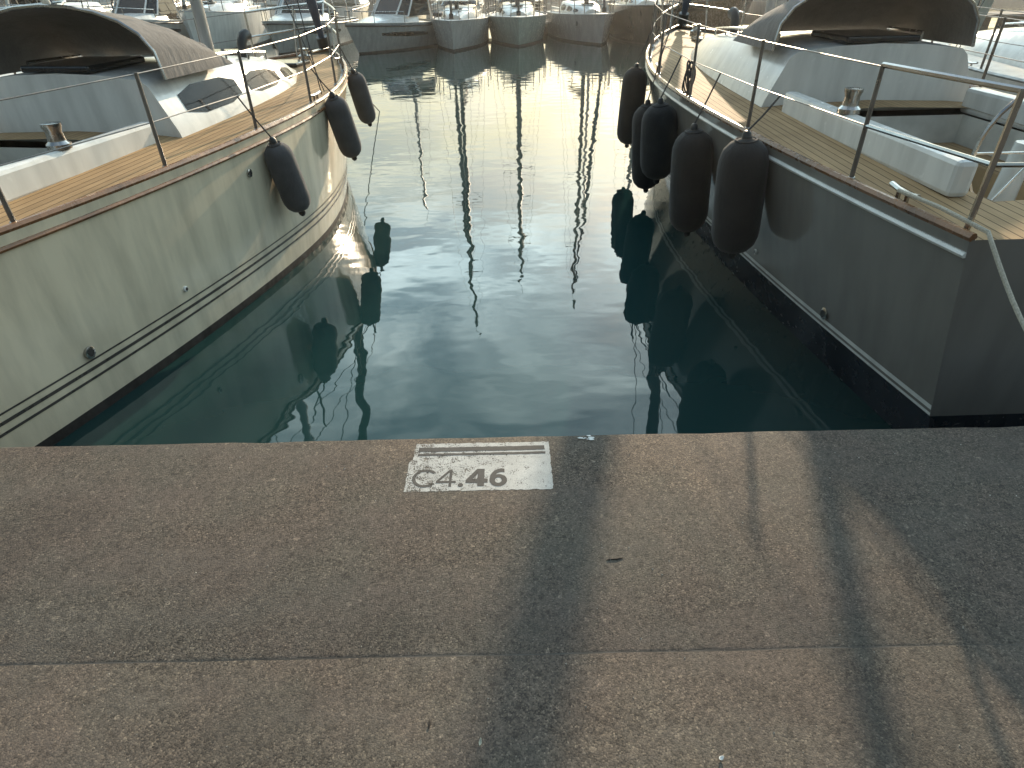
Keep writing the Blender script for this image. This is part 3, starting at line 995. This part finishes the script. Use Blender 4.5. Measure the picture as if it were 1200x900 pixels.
# ---- the two near yachts
lb, LH = sailboat('sailboat', (-4.08, 2.75), 9.0, L=8.4, B=3.0, h0=1.27, h1=1.45, hull='cream', deck='teak', wl=0.965, mast=11.0, furl='uvcover', furl_r=0.10,
                  stripes=((0.24, 0.258, 'stripe'), (0.30, 0.322, 'stripe'), (0.36, 0.372, 'stripe')), cover='canvas', sprayhood='canvas', cabin=(0.34, 0.74))
tag(lb, 'cream hulled sailing yacht with teak deck moored left of the empty berth', 'sailboat')
rb, RH = sailboat('sailboat', (3.24, 2.75), -1.0, L=9.75, B=2.95, h0=1.33, h1=1.58, hull='righthull', deck='teak', wl=0.76, mast=12.6, furl='uvcover', furl_r=0.13,
                  boot=0.30, stripes=((0.305, 0.325, 'white'), (0.345, 0.375, 'white')), cover='uvcover', sprayhood='canvas', cabin=(0.32, 0.72))
tag(rb, 'pale grey sailing yacht with teak deck moored right of the empty berth', 'sailboat')
# next berths along the quay
nb, _ = sailboat('sailboat', (-8.0, 2.8), 3.0, L=9.6, B=3.1, h0=1.25, h1=1.5, hull='white', deck='deckgel', mast=12.0, cover='redcanvas', sprayhood='redcanvas')
tag(nb, 'white sailing yacht with brown sprayhood at the far left of the quay', 'sailboat')
nb2, _ = sailboat('sailboat', (7.2, 2.8), -2.0, L=10.0, B=3.1, h0=1.3, h1=1.5, hull='white', deck='deckgel', mast=10.5, cover='canvas', sprayhood='uvcover', furl=None)
tag(nb2, 'white sailing yacht with dark blue sprayhood at the far right of the quay', 'sailboat')


def skin_fitting(root, H, hull_o, t, z, sg, r, mat='steel'):
    b, y = H.at(t, z)
    mb = MB()
    mb.tube([(sg * (b - 0.01), y, z), (sg * (b + 0.012), y, z), (sg * (b + 0.016), y, z)], [r, r, r * 0.8], 14)
    o = mb.build('skin_fitting', mat, hull_o, smooth=True)
    mb = MB(); mb.tube([(sg * (b + 0.0165), y, z), (sg * (b + 0.018), y, z)], r * 0.62, 12)
    mb.build('outlet', 'black', hull_o)


def rub_rail(H, hull_o, mat, drop):
    for sg in (1, -1):
        pts = []
        for t in H.stations(36):
            z = H.hs(t) - drop
            b, y = H.at(t, z)
            pts.append((sg * (b + 0.004), y, z))
        MB().tube(pts, 0.016, 6).build('rubbing_strake', mat, hull_o, smooth=True)


for root_, H_, mt_ in ((lb, LH, 'wood'), (rb, RH, 'white')):
    ho_ = [c for c in root_.children if c.name.startswith('hull')][0]
    rub_rail(H_, ho_, mt_, 0.075)
    for sg_ in (1, -1):
        skin_fitting(root_, H_, ho_, 0.345, H_.hs(0.345) - 0.26, sg_, 0.034)
        skin_fitting(root_, H_, ho_, 0.11, 0.42, sg_, 0.042)
        skin_fitting(root_, H_, ho_, 0.22, 0.46, sg_, 0.022, 'white')

# ---- fenders
def fender(top, bottom, r, label, hang, group, cover='fender'):
    """top, bottom: ends of the padded body; hang: point on the lifeline or rail it is tied to"""
    vt, vb = Vector(top), Vector(bottom)
    root = empty('fender', vb)
    ax = (vt - vb)
    Ln = ax.length
    q = Vector((0, 0, 1)).rotation_difference(ax.normalized())
    def place(mb):
        mb.v = [tuple(q @ Vector(p)) for p in mb.v]
        return mb
    prof = [(0.02, 0.0), (r * 0.30, 0.012), (r * 0.62, r * 0.22), (r * 0.86, r * 0.50), (r * 0.97, r * 0.85), (r, r * 1.2)]
    prof = prof + [(r * 1.01, Ln * 0.5)] + [(rr, Ln - z) for rr, z in reversed(prof)]
    place(MB().lathe(prof, n=24)).build('padded_cover', cover, root, smooth=True)
    for z0, sg in ((0.0, -1), (Ln, 1)):
        mb = MB().lathe([(0.034, 0.0), (0.030, 0.03), (0.018, 0.045), (0.005, 0.047)] if sg > 0 else [(0.005, -0.047), (0.018, -0.045), (0.030, -0.03), (0.034, 0.0)], (0, 0, z0), 12)
        place(mb).build('end_eye', 'black', root, smooth=True)
    # drawstring collar and lanyard
    mb = MB(); mb.tube([(r * 0.42 * math.cos(a), r * 0.42 * math.sin(a), Ln - r * 0.10) for a in [k * math.pi / 8 for k in range(17)]], 0.008, 5, caps=False)
    place(mb).build('collar_cord', 'darkrope', root, smooth=True)
    a = q @ Vector((0, 0, Ln + 0.04)); b = Vector(hang) - vb
    m1 = a.lerp(b, 0.5) + Vector((0, 0, -0.01))
    MB().tube([a, m1, b], 0.007, 6).build('lanyard', 'darkrope', root)
    tag(root, label, 'fender', group)
    return root


def rail_point(root, H, t, sg, hz):
    p = Vector((sg * (H.half(t) - 0.055), t * H.L, H.hs(t) + hz))
    return Matrix.Rotation(root.rotation_euler.z, 3, 'Z') @ p + root.location


def to_t(root, H, y, sg):
    best = min((abs(rail_point(root, H, k / 200, sg, 0).y - y), k / 200) for k in range(0, 200))
    return best[1]


def hull_x(root, H, y, sg, z):
    """world x of the hull skin at world y"""
    best = None
    for k in range(0, 300):
        t = k / 300
        b, yy = H.at(t, z)
        p = Matrix.Rotation(root.rotation_euler.z, 3, 'Z') @ Vector((sg * b, yy, z)) + root.location
        if best is None or abs(p.y - y) < best[0]:
            best = (abs(p.y - y), p.x)
    return best[1]


GL, GR = 'padded fenders along the cream yacht', 'padded fenders along the grey yacht'
for (yt, yb, zt_, zb_, r, lab) in (
        (9.02, 9.22, 1.36, 0.70, 0.125, 'dark grey fender hanging nearest the bow of the cream yacht'),
        (7.10, 7.30, 1.36, 0.70, 0.128, 'dark grey fender hanging amidships on the cream yacht'),
        (5.62, 5.74, 1.22, 0.58, 0.128, 'dark grey fender nearest the quay on the cream yacht'),):
    xs = hull_x(lb, LH, yt, 1, LH.hs(0.6))
    fender((xs + r * 0.75, yt, zt_), (xs + r + 0.045, yb, zb_), r, lab, rail_point(lb, LH, to_t(lb, LH, yt - 0.1, 1), 1, 0.31), GL, 'greyfender')
for (y, zt_, zb_, r, lab, ln) in (
        (9.25, 1.33, 0.32, 0.168, 'long dark fender hanging nearest the bow of the grey yacht', 0.06),
        (7.60, 1.14, 0.16, 0.175, 'long dark fender second from the bow of the grey yacht', 0.05),
        (6.80, 1.28, 0.50, 0.185, 'dark fender third from the bow of the grey yacht', 0.03),
        (5.72, 1.24, 0.30, 0.18, 'broad dark fender fourth from the bow of the grey yacht', 0.02),
        (4.62, 1.40, 0.52, 0.18, 'dark fender nearest the quay on the grey yacht', 0.02)):
    xt = hull_x(rb, RH, y, -1, zt_ - 0.12) - r * 0.92
    xb = hull_x(rb, RH, y, -1, zb_ + 0.1) - r
    if y > 9:
        xt, xb = xt - 0.02, xt - 0.05
    else:
        xb = xt + 0.5 * (xb - xt)
    fender((xt, y, zt_), (xb, y + ln, zb_), r, lab, rail_point(rb, RH, to_t(rb, RH, y + 0.05, -1), -1, 0.31), GR)


# ---- mooring lines
def rope(name, pts, r, mat, label, cat='rope', sag=0.0):
    P = [Vector(p) for p in pts]
    if len(P) == 2:
        P = [P[0].lerp(P[1], k / 12) - Vector((0, 0, sag * math.sin(math.pi * k / 12))) for k in range(13)]
    o = MB().tube(P, r, 6).build(name, mat, None, smooth=True)
    return tag(o, label, cat)


bowL = rail_point(lb, LH, 0.95, 1, 0.03)
rope('mooring_line', (bowL, (-2.72, 14.3, -0.02)), 0.009, 'darkrope', 'thin mooring line running from the cream yacht bow into the water', sag=0.05)
bowR = rail_point(rb, RH, 0.95, -1, 0.03)
rope('mooring_line', (bowR, (2.9, 16.5, -0.02)), 0.009, 'darkrope', 'thin mooring line running from the grey yacht bow into the water', sag=0.05)


def quay_ring(x, label):
    root = empty('mooring_ring', (x, EDGE - 0.22, QZ))
    mb = MB(); mb.lathe([(0.07, 0.0), (0.07, 0.012), (0.055, 0.02), (0.01, 0.022)], n=18); mb.build('base_plate', 'steel', root, smooth=True)
    mb = MB(); mb.tube([(0.055 * math.cos(a), 0.02 * math.sin(a) + 0.01, 0.065 + 0.055 * math.sin(a)) for a in [k * math.pi / 10 for k in range(21)]], 0.009, 6, caps=False)
    mb.build('ring', 'steel', root, smooth=True)
    tag(root, label, 'mooring ring')


quay_ring(-2.55, 'steel mooring ring on the quay edge behind the cream yacht')
quay_ring(2.30, 'steel mooring ring on the quay edge behind the grey yacht')
def stern_line(root, H, sg, ring_x, label):
    c0 = rail_point(root, H, 0.06, sg, 0.06)
    c1 = rail_point(root, H, 0.0, sg, 0.045) + Vector((0, -0.02, 0))
    end = Vector((ring_x, EDGE - 0.22, QZ + 0.10))
    pts = [c0, c0.lerp(c1, 0.5) + Vector((0, 0, 0.01)), c1]
    for k in range(1, 15):
        q = k / 14
        pts.append(c1.lerp(end, q) - Vector((0, 0, 0.11 * math.sin(math.pi * q))))
    # the tail is knotted back on itself beside the ring
    pts += [end + Vector((0.03, 0.02, -0.03)), end + Vector((0.01, 0.05, 0.0)), end + Vector((-0.02, 0.07, 0.01))]
    o = MB().tube(pts, 0.0105, 7).build('stern_line', 'rope', None, smooth=True)
    tag(o, label, 'rope')


stern_line(lb, LH, 1, -2.55, 'pale stern line from the cream yacht to the quay ring')
stern_line(rb, RH, -1, 2.30, 'pale stern line from the grey yacht to the quay ring')

# coil of rope hung from the grey yacht's lower lifeline
cp = rail_point(rb, RH, to_t(rb, RH, 6.55, -1), -1, 0.30)
mb = MB()
for k in range(5):
    pts = []
    for j in range(21):
        a = 2 * math.pi * j / 20
        pts.append((cp.x + 0.012 * (k - 2) + 0.02 * math.sin(a * 2 + k), cp.y + 0.055 * math.sin(a) + 0.004 * k, cp.z - 0.13 + 0.14 * math.cos(a) - 0.005 * k))
    mb.tube(pts, 0.008, 5, caps=False)
mb.tube([(cp.x - 0.02, cp.y - 0.05, cp.z - 0.10), (cp.x, cp.y, cp.z - 0.115), (cp.x + 0.02, cp.y + 0.05, cp.z - 0.10)], 0.03, 6)
tag(mb.build('rope_coil', 'darkrope', None, smooth=True), 'dark rope coil hung on the lifeline of the grey yacht', 'rope')


# ---- far row, bows towards the quay; sterns at the pontoon
FG = 'boats in the far row'
def far_sail(x, ybow, heading, label, **kw):
    L = kw.get('L', 7.5)
    a = R(heading)
    stern = (x - math.sin(a) * L, ybow - math.cos(a) * L)
    kw.setdefault('detail', False)
    o, H = sailboat('sailboat', stern, heading, **kw)
    return tag(o, label, 'sailboat', FG)


def far_motor(x, ybow, heading, label, **kw):
    L = kw.get('L', 6.5)
    a = R(heading)
    o, H = motorboat('motorboat', (x - math.sin(a) * L, ybow - math.cos(a) * L), heading, **kw)
    return tag(o, label, 'motorboat', FG)


far_motor(-5.75, 25.6, 208, 'pale grey motorboat with dark windscreen and white hardtop in the far row', L=6.0, B=2.4, h0=0.85, h1=1.05, hull='palegrey')
far_motor(-8.6, 25.8, 186, 'grey motorboat with canvas canopy left of the hardtop motorboat', L=7.0, B=2.7, h0=0.9, h1=1.15, hull='palegrey', hardtop=False, bimini=True)
far_sail(-1.95, 26.0, 182, 'pale grey sailboat with arched sprayhood and dark mast in the far row', L=7.2, B=2.4, h0=0.92, h1=1.0, hull='palegrey', mast=13.1, mastmat='darkalu', sprayhood='glass', cabin=(0.40, 0.80), bowpath=2.3, cover='canvas', furl='canvas', furl_r=0.085)
far_sail(0.55, 27.3, 180, 'pale green sailboat in the middle of the far row', L=7.0, B=2.6, h0=0.92, h1=1.0, hull='green', mastmat='darkalu', mast=11.2, sprayhood='canvas', bowpath=2.3, cover='redcanvas', furl='canvas', furl_r=0.085)
far_sail(3.85, 27.2, 172, 'pale mauve sailboat with a small porthole in the far row', L=7.4, B=2.4, h0=0.92, h1=1.05, hull='mauve', mastmat='darkalu', mast=12.3, bowpath=2.3, cover='canvas', mark=(0.80, 0.70, 1), furl='uvcover', furl_r=0.085)
far_sail(5.6, 26.6, 183, 'dark hulled sailboat right of the pale mauve one', L=7.6, B=2.6, h0=1.2, h1=1.35, hull='darkhull', mast=9.0, bowpath=2.3, cover='canvas', furl=None)
far_motor(8.7, 26.4, 180, 'brown hulled motorboat beyond the bow of the grey yacht', L=7.5, B=3.0, h0=1.3, h1=1.6, hull='brownhull', hardtop=False, bimini=True)
far_sail(12.0, 27.0, 181, 'white sailboat right of the brown hulled motorboat', L=7.5, B=2.7, hull='white', mast=10.5, cover='uvcover')
far_motor(15.2, 26.6, 178, 'white motorboat with hardtop at the right of the far row', L=6.5, B=2.6, hull='white')
far_sail(18.6, 27.2, 180, 'pale green sailboat at the right end of the far row', L=7.8, B=2.8, hull='green', mast=11.5, cover='redcanvas')
far_sail(-11.9, 26.8, 178, 'white sailboat left of the canvas canopy motorboat', L=7.5, B=2.7, hull='white', mast=11.0, cover='uvcover', sprayhood='canvas')
far_motor(-15.2, 26.4, 183, 'white motorboat with hardtop at the left of the far row', L=6.5, B=2.6, hull='white')
far_sail(-18.6, 27.0, 180, 'pale mauve sailboat at the left end of the far row', L=7.8, B=2.8, hull='mauve', mast=11.5, cover='canvas')

# second row beyond the pontoon, bows away
SG = 'boats beyond the pontoon'
def copy_tree(o, parent=None):
    c = o.copy(); col.objects.link(c); c.parent = parent
    for ch in list(o.children):
        copy_tree(ch, c)
    return c


rnd = random.Random(11)
spots = [-25.0, -21.8, -18.6, -15.2, -12.0, -8.8, -5.6, -2.4, 0.84, 5.1, 8.3, 14.6, 17.8, 21.2]
p1, _ = sailboat('sailboat', (-5.6, 36.2), 1, L=7.5, B=2.6, h0=1.2, h1=1.4, hull='white', mast=10.8, detail=False, cover='uvcover', sprayhood='redcanvas', furl=None)
p2, _ = motorboat('motorboat', (-2.4, 36.2), -1, L=7.0, B=2.7, h0=1.15, h1=1.5, hull='white', hardtop=True)
p3, _ = sailboat('sailboat', (0.84, 36.3), 0, L=8.0, B=2.7, h0=1.25, h1=1.45, hull='brownhull', mast=14.0, detail=False, cover='redcanvas', furl=None)
kinds = {0: (p1, 'sailboat', 'white sailboat with brown sprayhood beyond the pontoon'), 1: (p2, 'motorboat', 'white motorboat with hardtop beyond the pontoon'), 2: (p3, 'sailboat', 'brown hulled sailboat beyond the pontoon')}
used = set()
for i, x in enumerate(spots):
    k = {-5.6: 0, -2.4: 1, 0.84: 2, 8.3: 1, 5.1: 0, -8.8: 1}.get(x, (i * 2 + 1) % 3)
    src, cat, lab = kinds[k]
    if k not in used and x in (-5.6, -2.4, 0.84):
        o = src; used.add(k)
    else:
        o = copy_tree(src)
        o.location = (x, 36.2 + rnd.uniform(-0.2, 0.3), 0)
        o.rotation_euler = (0, 0, R(rnd.uniform(-3, 3)))
    nth = ('leftmost', 'second', 'third', 'fourth', 'fifth', 'sixth', 'seventh', 'eighth', 'ninth', 'tenth', 'eleventh', 'twelfth', 'thirteenth', 'rightmost')[i]
    tag(o, lab + ', ' + nth + (' there' if i in (0, 13) else ' from the left'), cat, SG)


# ------------------------------------------------------------------ painted berth number on the quay
SX, SY = -0.133, 1.8275           # centre of the painted panel
SW, SH = 0.558, 0.279
sign = empty('painted_berth_sign', (SX, SY, QZ))
tag(sign, 'white painted berth number panel reading C4.46 on the quay', 'painted sign')


def wavy_rect(x0, x1, y0, y1, z, jit, step, seed):
    rn = random.Random(seed)
    pts = []
    def edge(a, b):
        n = max(2, int(math.hypot(b[0] - a[0], b[1] - a[1]) / step))
        for i in range(n):
            k = i / n
            pts.append((a[0] + (b[0] - a[0]) * k + rn.uniform(-jit, jit), a[1] + (b[1] - a[1]) * k + rn.uniform(-jit, jit), z))
    edge((x0, y0), (x1, y0)); edge((x1, y0), (x1, y1)); edge((x1, y1), (x0, y1)); edge((x0, y1), (x0, y0))
    return pts


pr = wavy_rect(-SW / 2, SW / 2, -SH / 2, SH / 2, 0.0008, 0.0022, 0.012, 3)
# the chipped step in the left side of the panel
pr = [(x + (0.014 if (x < -SW / 2 + 0.01 and y > 0.035) else 0), y, z) for x, y, z in pr]
MB().add(pr, [tuple(range(len(pr)))]).build('white_panel', 'signwhite', sign)


def sx(x): return x - SX
def sy(y): return y - SY


for (x0, x1, y0, y1, sd) in ((-0.383, 0.126, 1.9155, 1.942, 5), (-0.383, 0.128, 1.8905, 1.9045, 6)):
    pp = wavy_rect(sx(x0), sx(x1), sy(y0), sy(y1), 0.0015, 0.0012, 0.014, sd)
    MB().add(pp, [tuple(range(len(pp)))]).build('stripe', 'signdark', sign)


def glyph(name, outlines, x0, w, y0, h, mat):
    """outlines: closed polygons in a unit box; inner ones are holes"""
    cu = bpy.data.curves.new(name, 'CURVE')
    cu.dimensions = '2D'
    cu.fill_mode = 'BOTH'
    rn = random.Random(hash(name) % 97)
    for poly in outlines:
        sp = cu.splines.new('POLY')
        sp.points.add(len(poly) - 1)
        for p, (u, v) in zip(sp.points, poly):
            p.co = (sx(x0) + u * w + rn.uniform(-.0006, .0006), sy(y0) + v * h + rn.uniform(-.0006, .0006), 0, 1)
        sp.use_cyclic_u = True
    tmp = bpy.data.objects.new('tmp', cu)
    me = bpy.data.meshes.new_from_object(tmp)
    bpy.data.objects.remove(tmp); bpy.data.curves.remove(cu)
    me.name = name
    for v in me.vertices:
        v.co.z = 0.0015
    me.materials.clear(); me.materials.append(M[mat])
    o = bpy.data.objects.new(name, me); col.objects.link(o); o.parent = sign
    return o


def arc(cx, cy, rx, ry, a0, a1, n=28):
    return [(cx + rx * math.cos(R(a0 + (a1 - a0) * i / n)), cy + ry * math.sin(R(a0 + (a1 - a0) * i / n))) for i in range(n + 1)]


CH = 0.098
BY = 1.7095
gC = arc(0.53, 0.5, 0.53, 0.52, 38, 322) + arc(0.53, 0.5, 0.39, 0.385, 322, 38)
glyph('letter_c', [gC], -0.390, 0.094, BY + 0.001, CH, 'signthin')
g4 = [(0.66, 1.0), (0.80, 1.0), (0.80, 0.34), (1.0, 0.34), (1.0, 0.215), (0.80, 0.215), (0.80, 0.0), (0.655, 0.0), (0.655, 0.215), (0.0, 0.215), (0.0, 0.325)]
g4h = [(0.655, 0.34), (0.17, 0.34), (0.655, 0.82)]
glyph('digit_four', [g4, g4h], -0.297, 0.075, BY, CH, 'signdark')
glyph('full_stop', [arc(0.5, 0.5, 0.5, 0.5, 0, 345, 20)], -0.2125, 0.020, BY - 0.002, 0.022, 'signdark')
b4 = [(0.50, 1.0), (0.84, 1.0), (0.84, 0.42), (1.0, 0.42), (1.0, 0.19), (0.84, 0.19), (0.84, 0.0), (0.53, 0.0), (0.53, 0.19), (0.0, 0.19), (0.0, 0.38)]
b4h = [(0.53, 0.42), (0.30, 0.42), (0.53, 0.70)]
glyph('bold_digit_four', [b4, b4h], -0.184, 0.084, BY, CH, 'signdark')
s6 = arc(0.52, 0.33, 0.48, 0.345, 100, -180, 36) + [(0.03, 0.45), (0.07, 0.60), (0.16, 0.76), (0.30, 0.90), (0.48, 0.98), (0.68, 1.01), (0.86, 0.98), (0.86, 0.78), (0.72, 0.80), (0.56, 0.78), (0.44, 0.72), (0.37, 0.645)]
s6h = arc(0.52, 0.33, 0.185, 0.150, 0, 350, 24)
glyph('bold_digit_six', [s6, s6h], -0.096, 0.070, BY - 0.001, CH, 'signdark')

# ------------------------------------------------------------------ small litter on the quay
M['twig'] = painted('dark_twig', (0.035, 0.025, 0.018), 0.9, 0.3, False)
M['leaf'] = painted('dry_leaf', (0.48, 0.46, 0.36), 0.8, 0.25, False)
M['lime'] = painted('bird_lime', (0.70, 0.70, 0.67), 0.9, 0.2, False)


def twig(x, y, ang, L, r, label):
    d = Vector((math.cos(R(ang)), math.sin(R(ang)), 0)); nrm = Vector((-d.y, d.x, 0))
    pts = [Vector((x, y, QZ + r * 0.8)) + d * (k / 5 - 0.5) * L + nrm * 0.0012 * math.sin(k * 1.7) for k in range(6)]
    mb = MB().tube(pts, [r * 0.5, r, r * 1.1, r, r * 0.8, r * 0.3], 7)
    tag(mb.build('twig', 'twig', None, smooth=True), label, 'twig')


twig(0.325, 1.352, 7, 0.056, 0.0023, 'short dark twig lying right of the mast shadow on the quay')
twig(-0.230, 0.832, 86, 0.024, 0.0026, 'tiny dark twig lying left of the shadow near the picture bottom')


def flake(x, y, L, W, ang, mat, name, label, cat):
    mb = MB(); c, s = math.cos(R(ang)), math.sin(R(ang)); rg = []
    for k in range(6):
        q = k / 5; w = W * math.sin(math.pi * (0.06 + 0.88 * q)) ; z = 0.0015 + 0.004 * (q - 0.4) ** 2 * 4
        row = []
        for u, up in ((-1, 0.002), (0, 0.0), (1, 0.0025)):
            px, py = (q - 0.5) * L, u * w / 2
            row.append((x + px * c - py * s, y + px * s + py * c, QZ + z + up))
        rg.append(row)
    mb.loft(rg, closed=False)
    o = mb.build(name, mat, None, smooth=True)
    so = o.modifiers.new('thickness', 'SOLIDIFY'); so.thickness = 0.0008
    return tag(o, label, cat)


flake(-0.098, 0.782, 0.018, 0.008, 80, 'leaf', 'dry_leaf', 'small pale dry leaf lying inside the shadow on the quay', 'leaf')
flake(0.490, 0.733, 0.013, 0.010, 20, 'lime', 'paper_scrap', 'tiny white scrap in the lower right of the quay', 'paper')
rn = random.Random(9)
mb = MB()
for k in range(9):
    cx, cy, rr = 0.31 + rn.gauss(0, 0.014), 1.982 + rn.gauss(0, 0.006), rn.uniform(0.003, 0.011)
    pts = [(cx + rr * 1.5 * math.cos(a) * rn.uniform(0.7, 1.2), cy + rr * 0.7 * math.sin(a) * rn.uniform(0.7, 1.2), QZ + 0.0022 + 0.0002 * k) for a in [2 * math.pi * i / 12 for i in range(12)]]
    mb.add(pts, [tuple(range(12))])
tag(mb.build('bird_dropping', 'lime'), 'white bird dropping on the quay edge beside the painted panel', 'stain')

# loose grit on the concrete
mb = MB()
rn = random.Random(21)
for k in range(420):
    x, y = rn.uniform(-2.2, 2.2), rn.uniform(0.35, 1.98)
    if -0.43 < x < 0.17 and 1.67 < y < 1.99 and rn.random() < 0.8:
        continue
    r = rn.choice((0.0012, 0.0015, 0.002, 0.0028))
    a = rn.uniform(0, 3)
    vs = [(x + r * math.cos(a + j * 2.1) * rn.uniform(.7, 1.3), y + r * math.sin(a + j * 2.1) * rn.uniform(.7, 1.3), QZ + 0.0004) for j in range(3)] + [(x, y, QZ + r * 1.2)]
    mb.add(vs, [(0, 1, 2), (0, 1, 3), (1, 2, 3), (2, 0, 3)])
M['grit'] = painted('pale_grit', (0.52, 0.49, 0.43), 0.9, 0.3, False)
tag(mb.build('grit', 'grit'), 'pale grains of loose grit scattered over the quay', 'grit', kind='stuff')

# ------------------------------------------------------------------ hazy evening air
mh = bpy.data.materials.new('haze_air')
mh.use_nodes = True
hn = mh.node_tree
for n_ in list(hn.nodes):
    if n_.type == 'BSDF_PRINCIPLED':
        hn.nodes.remove(n_)
pv = hn.nodes.new('ShaderNodeVolumePrincipled')
pv.inputs['Color'].default_value = (0.96, 0.94, 0.90, 1)
pv.inputs['Density'].default_value = 0.0009
pv.inputs['Anisotropy'].default_value = 0.7
out_ = [n_ for n_ in hn.nodes if n_.type == 'OUTPUT_MATERIAL'][0]
hn.links.new(pv.outputs[0], out_.inputs['Volume'])
M['haze'] = mh
hb = MB(); hb.box((0, 27, 6.75), (310, 140, 19.5))
tag(hb.build('haze', 'haze'), 'thin golden haze over the marina', 'haze', kind='stuff')
